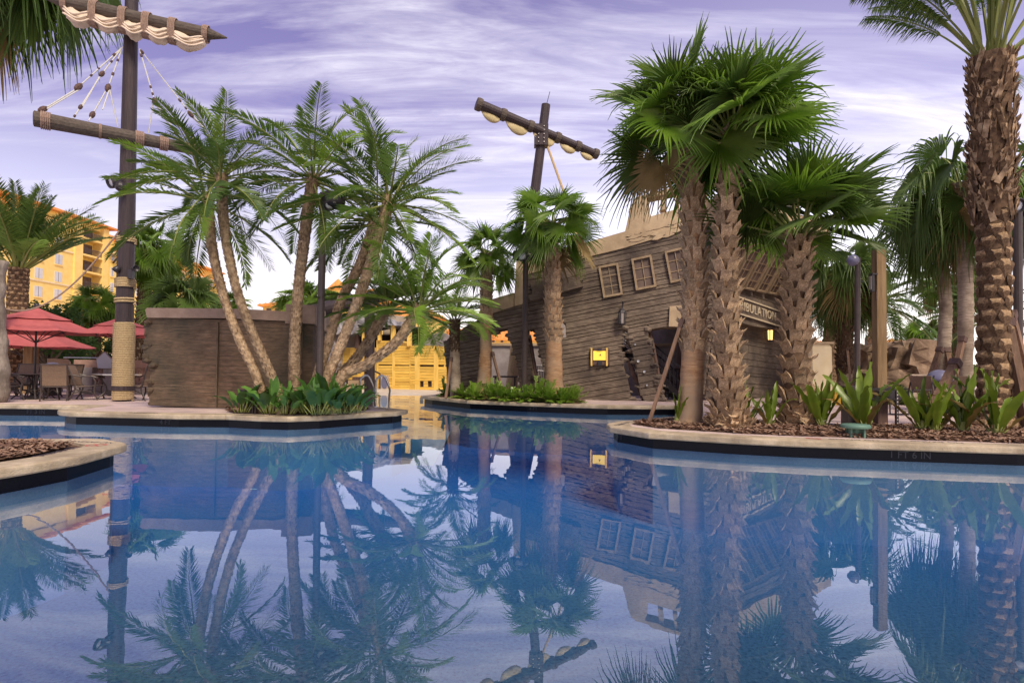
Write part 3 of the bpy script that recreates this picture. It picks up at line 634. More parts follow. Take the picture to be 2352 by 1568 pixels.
# low plaster wall and stair seen through the openings
iw_ = thing('inner_wall', 'low grey plaster wall seen through the openings in the wreck', 'wall', (2, 24.5, 0))
mb = MB(); mb.bar((-2.0, 25.2, .95), (6.5, 23.4, .95), .25, 2.1); mb.build('wall_panel', [M_greywall], iw_)
mb = MB(); mb.bar((-2.0, 25.17, 2.03), (6.5, 23.37, 2.03), .36, .1); mb.build('wall_cap', [M_plaster], iw_)
st = thing('metal_stair', 'black railed metal stair climbing inside the wreck behind the torn doorway', 'staircase', (5.0, 20.6, 0))
a, b = foot(1440, 21.0), foot(1580, 20.2)
sa, sb_ = P(1424, 772, 21.2), P(1580, 925, 20.0); sa.y = 21.2
for i in range(10):
    q = sa.lerp(sb_, (i + .5) / 10); q.z = 1.9 - i * .2; mb = MB(); mb.box((q.x, q.y + .35, q.z - .05), (.34, 1.0, .05)); mb.build('stair_tread', [M_black], st)
for dy in (-.18, .9):
    mb = MB(); mb.bar(sa + V((0, dy, 1.05 - .35)), sb_ + V((0, dy, .95)), .05); mb.bar(sa + V((0, dy, .5 - .35)), sb_ + V((0, dy, .45)), .035); mb.bar(sa + V((0, dy, -.3)), sb_ + V((0, dy, -.02)), .05, .18)
    mb.build('stringer_rail', [M_black], st)
    mb = MB()
    for i in range(19):
        q = sa.lerp(sb_, i / 18) + V((0, dy, 0)); mb.bar(q + V((0, 0, -.3)), q + V((0, 0, .72 + .2 * i / 18)), .022)
    mb.build('baluster', [M_black], st)
for i, y in enumerate((790, 822)):
    mb = MB(); mb.tube([P(1428, y - 6, 20.9), P(1462, y + 26, 20.6)], .035, 6); mb.build('handrail', [M_steel], st)
gt = thing('iron_gate', 'dark iron railing gate standing inside the wide doorway of the wreck', 'gate', foot(1560, 20.6))
for i in range(14):
    x = 1516 + i * 6.4; mb = MB(); mb.bar(foot(x, 20.6, .05), foot(x, 20.6, 1.05), .025); mb.build('bar', [M_black], gt)
mb = MB(); mb.bar(foot(1510, 20.6, 1.06), foot(1602, 20.6, 1.06), .05); mb.bar(foot(1510, 20.6, .1), foot(1602, 20.6, .1), .04); mb.build('rail', [M_black], gt)
for px, D, w, h, m_, lb in ((1566, 21.6, .42, 3.3, M_darkwood, 'thick dark timber column inside the wide doorway of the wreck'), (1173, 23.2, .46, 1.9, M_rope, 'thick rope wrapped column seen through the left hull opening')):
    p = foot(px, D); t = thing('column', lb, 'column', p); mb = MB(); lean = V((.18 if m_ is M_rope else 0, 0, 0))
    mb.tube([p + lean * z / h + V((0, 0, z)) for z in [h * i / 40 for i in range(41)]], [w / 2 * (1 - .12 * i / 40) * (1 + (.02 if i % 2 and m_ is M_rope else 0)) for i in range(41)], 16); mb.build('shaft', [m_], t)
    if m_ is M_rope: mb = MB(); mb.tube([p + lean + V((0, 0, h)), p + lean * 1.2 + V((0, 0, h + .5))], .17, 12); mb.build('timber_top', [M_darkwood], t)
    else: mb = MB(); mb.box(p + V((0, 0, h - .1)), (.6, .6, .2)); mb.build('column_head', [M_darkwood], t)
# railing seen through the tall gap
rl_ = thing('railing', 'pale steel railing glimpsed through the tall gap in the hull', 'railing', foot(1242, 23.5))
mb = MB()
for i in range(12): mb.bar(foot(1222 + i * 4, 23.5, .1), foot(1222 + i * 4, 23.5, 1.15), .03)
mb.build('baluster', [M_brownmetal], rl_); mb = MB(); mb.tube([foot(1218, 23.5, 1.15), foot(1270, 23.5, 1.15)], .04, 8); mb.tube([foot(1218, 23.45, .95), foot(1270, 23.45, .95)], .025, 6); mb.build('handrail', [M_steel], rl_)
bn = thing('dining_set', 'dark bench and small table standing under the left hull opening', 'bench', foot(1160, 22))
mb = MB(); mb.box(foot(1160, 22, .72), (.9, .5, .06)); mb.build('table_top', [M_brownmetal], bn)
for s in (-1, 1): mb = MB(); mb.box(foot(1160, 22, .35) + V((s * .36, 0, 0)), (.07, .42, .7)); mb.build('leg', [M_brownmetal], bn)
# corner timber post end beside the doorway lintel
mb = MB(); u, v = PORT.hit(1556, 730); mb.prism([(u - .28, v - .3), (u + .5, v - .34), (u + .5, v + .42), (u - .25, v + .36)], PORT.p, -.1, .16); mb.build('lintel_block', [M_plaster], wreck)
# ------------------------------------------------ chest sign, lanterns (things fixed to the wall)
def chest():
    pl = PORT; t = thing('treasure_chest_sign', 'glowing yellow treasure chest sign with parchment panel on the hull', 'sign', pl.p(*pl.hit(1380, 820), .1))
    def q(x0, y0, x1, y1, w0, w1, n, m, par=t):
        mb = MB(); mb.prism(H([(x0, y0), (x1, y0), (x1, y1), (x0, y1)]), pl.p, w0, w1); return mb.build(n, [m], par)
    back_ = q(1356, 803, 1401, 839, .05, .12, 'chest_back', M_darkwood)
    for y in (803.5, 812.5, 821.5, 830.5): q(1357, y, 1400, y + 8.3, .121, .135, 'board', M_darkwood)
    q(1364, 807, 1392, 828, .14, .16, 'parchment', M_glow)
    q(1373, 802, 1383, 807, .13, .19, 'hasp', M_black); q(1374, 830, 1384, 840, .13, .2, 'lock', M_black)
    for x in (1358, 1393): q(x, 800, x + 3.4, 841, .13, .18, 'strap', M_pinepost)
    pa = q(1377, 816.5, 1382, 818, .161, .164, 'ship_emblem', M_black); q(1379, 813.5, 1380.6, 816.5, .161, .163, 'ship_emblem_mast', M_black)
    c = pl.hit(1378, 810.5); text('TREASURE', .05, basis(pl.p(c[0], c[1], .163), pl.u, pl.v), M_post, t) if False else None
chest()
def lantern(pl, px, py, label, glass, sc_=1.0, w=.12):
    u, v = pl.hit(px, py); o = pl.p(u, v, w + .16); t = thing('wall_lantern', label, 'lantern', o, 'wall lanterns on the wreck')
    z = V((0, 0, 1)); mb = MB(); mb.lathe([(.10, -.27), (.12, -.25), (.12, -.22)], o, 6); mb.build('lantern_base', [M_black], t)
    mb = MB(); mb.lathe([(.14, .16), (.13, .19), (.05, .27), (.02, .30)], o, 6); mb.build('lantern_cap', [M_black], t)
    mb = MB()
    for i in range(6):
        a = i * math.pi / 3; mb.bar(o + V((.115 * math.cos(a), .115 * math.sin(a), -.22)), o + V((.13 * math.cos(a), .13 * math.sin(a), .16)), .022)
    mb.build('cage', [M_black], t); mb = MB(); mb.lathe([(.085, -.215), (.10, .155)], o, 6); mb.build('lamp_shade', [glass], t)
    mb = MB(); pts = [o + V((0, 0, .3)), o + V((0, 0, .40)), o + V((.05, 0, .46)), o + V((0, 0, .52)) - pl.n * .06, o - pl.n * .16 + V((0, 0, .44)), o - pl.n * .17 + V((0, 0, .1))]
    mb.tube(spline(pts, 14), .018, 6); mb.build('bracket', [M_black], t)
    mb = MB(); mb.box(o - pl.n * .155 + V((0, 0, .02)), (.14, .05, .34)); mb.build('back_plate', [M_black], t)
M_lglass = mat('lantern_glass', (.33, .29, .27), rough=.25, spec=.6)
lantern(PORT, 1430, 774 - 43, 'unlit black wall lantern above the torn doorway of the wreck', M_lglass)
lantern(low, 1757, 768, 'black wall lantern with a warm glow under the name board', M_flame, w=.05)
# ------------------------------------------------ the ship's mast rising behind
def spar(mb, pts, rs, n=14): mb.tube(pts, rs, n)
m2 = thing('ship_mast', 'dark ship mast with furled olive sail rising behind the shipwreck', 'mast', foot(1205, 26.5))
D2 = 26.5; top, low_ = P(1254, 241, D2), P(1196, 700, D2); dirm = (top - low_)
g0 = low_ - dirm * (low_.z / dirm.z); mb = MB(); mb.tube([g0, low_, low_.lerp(top, .5), top], [.26, .25, .23, .2], 16); mb.build('mast_pole', [M_mast], m2)
mb = MB(); mb.tube([top - V((0, 0, .1)), P(1263, 211, D2)], .015, 6); mb.build('lightning_rod', [M_black], m2)
ya, yb = P(1094, 238, D2 - 1.2), P(1372, 355, D2 + .8); mb = MB(); mb.tube([ya, ya.lerp(yb, .3), ya.lerp(yb, .7), yb], [.23, .22, .19, .17], 14); yd = mb.build('yard', [M_mast], m2)
sts = [.02, .21, .43, .655, .83, .985]
for s in sts:
    c = ya.lerp(yb, s); d = (yb - ya).normalized(); mb = MB(); mb.tube([c - d * .12, c - d * .06, c + d * .06, c + d * .12], [.27 - .05 * s, .29 - .05 * s, .29 - .05 * s, .27 - .05 * s], 14); mb.build('strap', [M_spar], m2)
for s0, s1 in zip(sts, sts[1:]):
    mb = MB(); nu, nv = 12, 6; vs = []; a, b = ya.lerp(yb, s0 + .02), ya.lerp(yb, s1 - .02); sag = (b - a).length * .42; nn = (b - a).cross(V((0, 0, 1))).normalized()
    for i in range(nu + 1):
        f = i / nu; c = a.lerp(b, f); dep = sag * math.sin(math.pi * f) ** .6 if 0 < f < 1 else .02
        for j in range(nv + 1):
            an = math.pi * (j / nv); vs.append(c + V((0, 0, -.22 + .05 * math.sin(math.pi * f))) - V((0, 0, 1)) * dep * (1 - math.cos(an)) * .5 + nn * (math.sin(an) * .10 * math.sin(math.pi * f) + .012) + nn * .03 * noise.noise(V((f * 6, j * 2.0, s0 * 9))))
        for j in range(nv + 1):
            vs.append(vs[-nv - 1] - nn * .03)
    w_ = 2 * (nv + 1); fs = []
    for i in range(nu):
        for j in range(nv): fs += [(i * w_ + j, i * w_ + j + 1, (i + 1) * w_ + j + 1, (i + 1) * w_ + j), (i * w_ + j + nv + 1, (i + 1) * w_ + j + nv + 1, (i + 1) * w_ + j + nv + 2, i * w_ + j + nv + 2)]
    mb.add(vs, fs); mb.build('furled_sail', [M_sail2], m2, True)
mb = MB(); c = P(1243, 313, D2 - .05); mb.box(c, (.62, .5, .95)); mb.build('mast_bracket', [M_mast], m2)
mb = MB()
for i in range(5):
    for j in (-.12, .12): mb.ball(c + V((j, -.27, -.36 + i * .18)), .035, 6)
mb.build('bracket_bolts', [M_steel], m2)
mb = MB(); mb.tube([P(1256, 332, D2), P(1300, 455, D2 - 1), P(1330, 560, D2 - 2.5)], .055, 6); mb.build('stay_rope', [M_rope], m2)
# ================================================================== BROKEN HULL FRAGMENT (left wall)
FA, FB = foot(344, 14.15), foot(690, 13.9)
FP = Plane(FA, FB - FA, V((0, 0, 1)))
frg = thing('hull_fragment', 'ragged edged brown plank wall standing alone on the left deck', 'wall', FA)
rk = random.Random(21)
edge = [(343, 938), (342, 905), (341, 880), (348, 862), (343, 845), (350, 838), (340, 830), (331, 826), (329, 800), (337, 792), (333, 780), (331, 752), (341, 742), (343, 728)]
fo = FP.hits([(x, y) for x, y in edge] + [(520, 729), (690, 737), (690, 938), (520, 938)])
board_wall(FP, fo, [], rad(-1.2), .125, frg, M_hullcore, M_frag, .45, (1.2, 2.2), 31, (.004, .010), .05)
fo2 = FP.hits([(338, 712), (342, 707.5), (520, 709), (600, 712), (692, 718), (692, 739), (520, 731), (342, 730)])
mb = MB(); mb.prism(fo2, FP.p, -.52, .07); mb.build('cap', [M_fragcap], frg)
mb = MB(); u, v = FP.hit(503, 740); mb.prism([(u - .015, 0), (u + .015, 0), (u + .015, v), (u - .015, v)], FP.p, -.02, .062); mb.build('seam', [M_hullcore], frg)
mb = MB()                                # rocky torn edge
for i in range(60):
    j = rk.randrange(1, len(edge) - 1); a, b = V(FP.hit(*edge[j])), V(FP.hit(*edge[j + 1])); q = a.lerp(b, rk.random()); r = rk.uniform(.05, .13); c = FP.p(q.x + .03, max(q.y, .08), rk.uniform(-.35, .03)); s0 = len(mb.v); mb.ball(c, r, 8, sz=.55)
    for k in range(s0, len(mb.v)): p = V(mb.v[k]); mb.v[k] = tuple(p + (p - c) * noise.noise(p * 8) * .9)
mb.build('eroded_edge', [M_frag], frg)['kind'] = 'stuff'
# the return of the wall, going back to the right of the trunks
RA, RB = foot(676, 14.0), foot(716, 17.5)
RP = Plane(RA, RB - RA, V((0, 0, 1))); L = (RB - RA).length
mb = MB(); mb.prism([(0, -.02), (L * .9, -.02), (L * .96, .8), (L * .93, 1.5), (L * .98, 2.05), (0, 2.05)], RP.p, -.4, .1); mb.build('return_wall', [M_frag], frg)
mb = MB(); mb.prism([(-.1, 2.03), (L * .99, 2.03), (L * 1.04, 2.25), (L * 1.0, 2.62), (-.1, 2.48)], RP.p, -.45, .22); mb.build('return_cap', [M_fragcap], frg)
# fallen mast leaning from the fragment up to an upright post
fm = thing('fallen_mast', 'fallen dark mast pole leaning diagonally behind the palm trunks', 'mast', foot(710, 16.5, 2.2))
mb = MB(); a, b = P(700, 721, 16.3), P(938, 664, 19.5); mb.tube([a, a.lerp(b, .3), a.lerp(b, .7), b], [.23, .22, .21, .19], 16); mb.build('mast_pole', [M_mast], fm)
up = thing('timber_post', 'upright dark timber post carrying the fallen mast by the play wreck', 'post', foot(850, 18.2, -.5))
mb = MB(); mb.tube([foot(850, 18.2, -.9), P(849, 690, 18.2)], [.17, .15], 14); mb.build('post_shaft', [M_mast], up)
mb = MB(); q = P(849, 690, 18.2); mb.tube([q - V((0, 0, .25)), q + V((0, 0, .02))], .19, 14); mb.build('post_collar', [M_darkwood], up)
# ================================================================== PLAY WRECK of yellow planks
DF = 31.0
fort = thing('play_wreck', 'small play shipwreck of bright yellow planks with dark cabin openings', 'play structure', foot(900, DF, -.1))
FO = Plane(foot(786, DF + .6, -.12), foot(1030, DF - .6, -.12) - foot(786, DF + .6, -.12), V((0, 0, 1)))
def fq(pts, w0, w1, name, m, root=fort):
    mb = MB(); mb.prism(FO.hits(pts), FO.p, w0, w1); return mb.build(name, [m], root)
rk = random.Random(8)
def planked(x0, x1, ytop, ybot, w, holes=(), bh=6.4):
    y = ybot
    while y > ytop + 1:
        h = min(bh * rk.uniform(.9, 1.1), y - ytop)
        if abs((y - h / 2) - 837) < 2.2: y -= 2; continue
        segs = [(x0, x1)]
        for a, b, c, d in holes:
            if y > c and y - h < d: segs = [q for s in segs for q in ((s[0], min(s[1], a)), (max(s[0], b), s[1]))]
        for a, b in segs:
            if b - a > 1:
                pr = w + rk.uniform(-.012, .012); tl = rk.uniform(-.12, .12)
                fq([(a + .15, y - h + .45 + tl), (b - .15, y - h + .45 - tl), (b - .15, y - .1), (a + .15, y - .1)], pr, pr + .05, 'plank', M_pine)
        y -= h
planked(868, 905, 782, 895, .02); planked(905, 943, 787.5, 895, .03)
hol = ((966.5, 974.5, 876, 886), (984.5, 993, 876, 886))
planked(943, 965, 793.5, 895, .06); planked(965, 1000, 793.5, 895, .06, hol); planked(1000, 1027, 795, 895, .06)
fq([(866, 783), (1029, 797), (1029, 896), (866, 896)], -.10, -.03, 'backing_board', M_darkwood)
for x0, x1, y0, w in ((902, 908, 781, .08), (941.5, 945, 787, .09), (954.5, 965.5, 793, .12), (998, 1008, 794.5, .12), (866, 870, 781, .07), (1021, 1024, 796, .1)):
    fq([(x0, y0), (x1, y0), (x1, 896), (x0, 896)], .02, w, 'batten', M_pinepost)
for x0, x1, y0, y1 in ((835, 842, 752, 800), (871, 877, 752, 782), (901, 909, 747, 783), (938, 946, 762, 795)):
    fq([(x0, y0), (x1, y0), (x1, y1), (x0, y1)], -.02, .2, 'cabin_post', M_pinepost)
fq([(905, 780), (943, 785), (943, 789), (905, 784)], .0, .18, 'top_rail', M_pinepost)
# plain lower boards left, dark openings, steps
for i in range(5): fq([(786 + i * 16.4, 798), (786 + i * 16.4 + 16, 798), (786 + i * 16.4 + 16, 872), (786 + i * 16.4, 872)], -.06, rk.uniform(-.01, .02), 'wide_board', M_pine)
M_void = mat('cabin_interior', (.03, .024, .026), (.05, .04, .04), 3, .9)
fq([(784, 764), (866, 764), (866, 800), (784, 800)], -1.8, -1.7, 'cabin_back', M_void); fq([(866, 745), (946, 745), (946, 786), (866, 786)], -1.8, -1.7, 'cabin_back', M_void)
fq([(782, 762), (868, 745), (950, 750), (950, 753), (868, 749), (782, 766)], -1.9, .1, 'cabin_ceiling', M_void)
fq([(816, 768), (824, 768), (824, 800), (816, 800)], -.1, .08, 'cabin_post', M_darkwood)
for i in range(4): fq([(812 - i * 3, 865 + i * 8), (846 + i * 7, 865 + i * 8), (846 + i * 7, 872.5 + i * 8), (812 - i * 3, 872.5 + i * 8)], -.3, .15 + .32 * i, 'step', M_plaster if i else M_darkwood)
mb = MB(); hp = [FO.p(*FO.hit(x, y), .6) for x, y in ((842, 846), (858, 846), (884, 858))]; mb.tube(hp, .045, 8); mb.tube([hp[1], FO.p(*FO.hit(859, 890), .6)], .03, 6); mb.tube([hp[2], FO.p(*FO.hit(884, 892), .6)], .03, 6); mb.build('handrail', [M_black], fort)
# slide mouth: pale panel with a dark oval
fq([(876, 862), (894.5, 862), (894.5, 894), (876, 894)], .05, .22, 'slide_panel', M_tan)
mb = MB(); cx, cy = FO.hit(887, 878); el = [(cx + .18 * math.cos(a), cy + .33 * math.sin(a)) for a in [2 * math.pi * i / 22 for i in range(22)]]
mb.prism(el, FO.p, .2, .235); mb.build('slide_mouth', [M_dome], fort)
# rock roofs, pillar and plaster walls around the play wreck
def lump(poly, pl, w0, w1, name, m, root, amp=.12, seed=0, cell=.22):
    xs = [p[0] for p in poly]; ys = [p[1] for p in poly]; mb = MB(); nx, ny = max(3, int((max(xs) - min(xs)) / cell)), max(3, int((max(ys) - min(ys)) / cell))
    bm = bmesh.new(); t = MB(); t.prism(poly, pl.p, w0, w1); me = t.mesh('t', [m]); bm.from_mesh(me); bpy.data.meshes.remove(me)
    bmesh.ops.remove_doubles(bm, verts=bm.verts, dist=1e-4)
    for _ in range(4):
        e = [x for x in bm.edges if x.calc_length() > cell * 1.5]
        if not e: break
        bmesh.ops.subdivide_edges(bm, edges=e, cuts=1); bmesh.ops.triangulate(bm, faces=[f for f in bm.faces if len(f.verts) > 4])
    for v in bm.verts: v.co += V((noise.noise(v.co * 1.7 + V((seed, 0, 0))), noise.noise(v.co * 1.7 + V((0, seed, 9))), noise.noise(v.co * 2.2 + V((5, 0, seed))))) * amp + V((noise.noise(v.co * 6), noise.noise(v.co * 6 + V((3, 3, 3))), noise.noise(v.co * 6 + V((8, 1, 2))))) * amp * .4
    me = bpy.data.meshes.new(name); bm.to_mesh(me); bm.free(); me.materials.append(m)
    return put(me, name, root)
rr = thing('rock_roof', 'grey stone roof slabs and rock pillar over the yellow play wreck', 'rock roof', foot(800, DF, -.1))
for pts, w0, w1, am in (([(756, 745), (788, 722), (826, 735), (836, 752), (835, 765), (792, 768), (757, 770)], -1.6, .9, .16), ([(806, 742), (812, 716), (868, 724), (868, 742), (846, 749)], -1.5, .5, .14), ([(866, 739), (880, 732), (908, 737), (910, 748), (878, 751)], -1.2, .5, .12)):
    lump(FO.hits(pts), FO, w0, w1, 'rock_slab', M_greyrock, rr, am, 3)
lump(FO.hits([(752, 748), (772, 735), (786, 790), (792, 860), (792, 896), (740, 896), (746, 840), (742, 790)]), FO, -.6, 1.0, 'rock_pillar', M_greyrock, rr, .2, 7)
bw = thing('plaster_wall', 'pale beige plaster wall rising behind the play wreck', 'wall', foot(900, DF + 3))
BW = Plane(foot(760, DF + 2.6), V((1, -.05, 0)), V((0, 0, 1)))
for pts in ([(728, 735), (845, 714), (862, 716), (862, 900), (728, 900)], [(880, 728), (900, 724), (945, 728), (958, 762), (1040, 790), (1060, 900), (880, 900)]):
    mb = MB(); mb.prism(BW.hits(pts), BW.p, -.3, .1); mb.build('wall_panel', [M_beige], bw)
dk = thing('dark_hull_piece', 'grey purple hull piece standing between the play wreck and short palm', 'wreck piece', foot(1040, 27.5))
DK = Plane(foot(1000, 33), V((1, -.1, 0)), V((0, 0, 1)))
lump(DK.hits([(946, 800), (960, 778), (985, 770), (1012, 764), (1050, 775), (1050, 890), (946, 890)]), DK, -.5, .2, 'hull_skin', M_greywall, dk, .1, 2)
# ================================================================== FOREGROUND MAST on the left deck
ms = thing('tall_mast', 'tall dark mast wrapped in rope at the left deck with two yards', 'mast', foot(282.5, 16.4))
mb0 = foot(282.5, 16.4); mt = P(303.5, -40, 16.4)
def mp_(py): f = (py - 920) / (-40 - 920); return mb0.lerp(mt, max(f, 0))
mb = MB(); mb.tube([mb0 + V((0, 0, .02)), mp_(740), mp_(400), mp_(60), mt], [.235, .225, .20, .17, .16], 20); mb.build('mast_pole', [M_mast], ms)
def rope_wrap(y0, y1, r, pitch=.048):
    a, b = mp_(y0), mp_(y1); n = max(2, int((a - b).length / pitch)); mb = MB(); rr_ = pitch * .55; k = 18; vs = []; m = n * k
    ax = (b - a); pts = []
    for i in range(m + 1):
        c = a + ax * (i / m); an = 2 * math.pi * i / k; pts.append(c + V((math.cos(an) * r, math.sin(an) * r, 0)))
    mb.tube(pts, rr_, 5); return mb.build('rope_wrap', [M_rope], ms)
rope_wrap(918, 744, .25)
for y0, y1 in ((664, 643), (700, 688), (562, 549)): rope_wrap(y0, y1, .245 if y0 > 600 else .235, .05)
mb = MB(); mb.tube([mp_(896), mp_(886)], .285, 20); mb.build('dark_band', [M_mast], ms)
def yard(a, b, r0, r1, name, tip=False):
    mb = MB(); d = (b - a).normalized()
    pts = [a, a + d * .02, a.lerp(b, .33), a.lerp(b, .66), b - d * .02, b]; rs = [r0 * .8, r0, r0 + (r1 - r0) * .33, r0 + (r1 - r0) * .66, r1, r1 * .8]
    if tip: pts = [a - d * .55] + pts + [b + d * .5]; rs = [.02] + [r0, r0, rs[2], rs[3], r1, r1] + [.02]
    mb.tube(pts, rs, 14); return mb.build(name, [M_spar], ms)
Y = 16.15
la, lb_ = P(76, 272, Y - 1.2), P(492, 352, Y + 1.3); yard(la, lb_, .20, .15, 'lower_yard')
ua, ub = P(152, 6, Y - .5), P(478, 78, Y + .3); yard(ua, ub, .19, .165, 'upper_yard', True)
def strap(a, b, s, r, w=.09, drop=0, nm='rope_strap'):
    c = a.lerp(b, s); d = (b - a).normalized(); mb = MB(); n = 5
    for i in range(n):
        cc = c + d * w * (i / (n - 1) - .5); x, y = frame_of(d); pts = []
        for j in range(17):
            an = 2 * math.pi * j / 16; o = x * math.cos(an) * r + y * math.sin(an) * r
            if o.z < 0: o = o + V((0, 0, -drop * min(1, -o.z / r * 1.3)))
            pts.append(cc + o)
        mb.tube(pts, w / n * .6, 5, cap=False)
    return mb.build(nm, [M_strap], ms)
for s, r in ((.06, .215), (.335, .195), (.55, .20), (.69, .19), (.86, .165)): strap(la, lb_, s, r, .17 if s != .335 else .05)
for s in (.0, .195, .395, .56, .745, .985): strap(ua, ub, s, .205, .15 if .05 < s < .9 else .12, .30 if .05 < s < .9 else .05)
for k, (s0, s1) in enumerate(((.005, .195), (.195, .395), (.395, .56), (.56, .745), (.745, .985))):     # bundled sail hanging in swags below the upper yard
    a, b = ua.lerp(ub, s0), ua.lerp(ub, s1); d = (b - a).normalized(); x, y = frame_of(d); mb = MB(); n, m = 16, 14; vs = []
    for i in range(n + 1):
        f = i / n; sg = math.sin(math.pi * f); c = a.lerp(b, f) - V((0, 0, .24 + .15 * sg))
        for j in range(m):
            an = 2 * math.pi * j / m; q = x * math.cos(an) * (.09 + .07 * sg) + y * math.sin(an) * (.16 + .06 * sg); p = c + q
            vs.append(p + q * .5 * noise.noise(V((f * 2.2, an * 1.3, k * 5.0))) + V((0, 0, .05)) * noise.noise(V((f * 5, an * 4, k * 3))))
    fs = [(i * m + j, i * m + (j + 1) % m, (i + 1) * m + (j + 1) % m, (i + 1) * m + j) for i in range(n) for j in range(m)] + [tuple(range(m)), tuple(n * m + j for j in range(m))]
    mb.add(vs, fs); mb.build('furled_sail', [M_sail], ms, True)
    mb = MB()
    for q_ in range(3):
        pts = []
        for i in range(13):
            f = i / 12; c = a.lerp(b, f) - V((0, 0, .24 + .15 * math.sin(math.pi * f))); an = -.5 + q_ * .55 + .25 * math.sin(f * 5 + k)
            pts.append(c - V((0, 1, 0)) * (.13 + .07 * math.sin(math.pi * f)) + V((0, 0, -.12 + .09 * q_ + .03 * math.sin(f * 7 + q_))))
        mb.tube(pts, .028, 6)
    mb.build('sail_fold', [M_sail], ms, True)
mb = MB()                                                        # rigging lines and blocks
BLK = MB()
def line(p, q, D0, D1, blocks=(), double=None):
    a, b = P(*p, D0), P(*q, D1); mb.tube([a, b], .017, 5)
    for s, r in blocks:
        c = a.lerp(b, s); d = (b - a).normalized(); r *= .62; q = MB(); q.tube([c - d * r * 1.7, c - d * r, c, c + d * r, c + d * r * 1.7], [r * .2, r * .8, r, r * .8, r * .2], 8); q.build('rigging_block', [M_darkwood], ms)
tp, tq = (282, 108), (320, 112)
line(tp, (180, 200), Y, Y - .6, ((.2, .06), (.55, .04), (.72, .05), (1, .13)))
line((178, 203), (98, 252), Y - .6, Y - 1.1, ((1, .13),)); line((182, 206), (108, 250), Y - .6, Y - 1.1)
line(tp, (234, 170), Y, Y - .3, ((1, .10), (.55, .05))); line((234, 170), (168, 272), Y - .3, Y - .7, ((.75, .08), (.95, .05))); line((231, 172), (190, 244), Y - .3, Y - .6)
line((280, 112), (248, 202), Y, Y - .2, ((1, .12), (.65, .06), (.3, .05))); line((246, 204), (212, 264), Y - .2, Y - .4, ((1, .11),)); line((212, 264), (204, 278), Y - .4, Y - .5); line((251, 206), (236, 252), Y - .2, Y - .4); line((252, 206), (271, 292), Y - .2, Y)
line(tq, (356, 234), Y, Y + .2, ((1, .12), (.13, .06), (.72, .05), (.85, .05))); line((352, 236), (341, 306), Y + .2, Y + .3); line((360, 240), (404, 304), Y + .2, Y + .6, ((1, .09),)); line((357, 240), (398, 302), Y + .2, Y + .6); line((404, 304), (422, 324), Y + .6, Y + .8)
line(tq, (438, 263), Y, Y + .8, ((1, .11), (.05, .07), (.78, .06), (.9, .05))); line((436, 265), (470, 296), Y + .8, Y + 1.1); line((440, 264), (474, 300), Y + .8, Y + 1.1)
mb.build('rigging_line', [M_line], ms)
def spot(c, d, r, root, nm='spotlight', lens=True):
    d = V(d).normalized(); mb = MB(); q = d.to_track_quat('Z', 'Y').to_matrix()
    mb.lathe([(r * .35, -r * 1.5), (r * .75, -r * 1.2), (r, -r * .3), (r, r * .5), (r * .86, r * .5), (r * .80, r * .1)], c, 16, M=q); o = mb.build(nm, [M_black], root, True)
    if lens: mb = MB(); mb.lathe([(r * .82, 0), (r * .6, r * .12), (r * .05, r * .2)], V(c) + d * r * .1, 16, M=q); mb.build('lens', [M_lens], o, True)
    return o
spot(P(258, 418, 16.0), (-.45, -.75, -.35), .17, ms); mb = MB(); mb.tube([P(262, 424, 16.1), P(286, 432, 16.3)], .05, 8); mb.ball(P(276, 428, 16.0), .14, 10); mb.build('spotlight_arm', [M_black], ms)
spot(P(266, 620, 16.1), (-.4, -.3, -.6), .09, ms, lens=False); spot(P(311, 616, 16.1), (.6, -.4, -.1), .09, ms, lens=False)
mb = MB(); mb.box(P(301, 630, 16.15), (.14, .1, .25)); mb.build('junction_box', [M_black], ms)
# weathered post at the frame's left edge and its rope
dp = thing('driftwood_post', 'weathered grey driftwood post at the left edge holding one end of rope', 'post', foot(3, 15.4))
b0 = foot(-8, 15.3); mb = MB(); zs = [i * .1 for i in range(38)]
mb.tube([b0 + V((.06 * math.sin(z * 1.7), 0, z)) for z in zs], [.20 - .012 * z + .10 * max(0, .7 - abs(z - .45)) + .02 * math.sin(z * 9) for z in zs], 14, jit=.05); mb.build('post_trunk', [M_drift], dp, True)
rp = thing('slack_rope', 'slack rope swooping from the driftwood post up to the mast', 'rope', P(0, 694, 15.4))
ra, rb = P(-14, 697, 15.4), P(274, 530, 16.2); pts = [ra.lerp(rb, t) - V((0, 0, 1.0 * (4 * t * (1 - t)) * (1 - .35 * t))) for t in [i / 24 for i in range(25)]]
mb = MB(); mb.tube(pts, .022, 6); mb.build('rope_strand', [M_strap], rp)
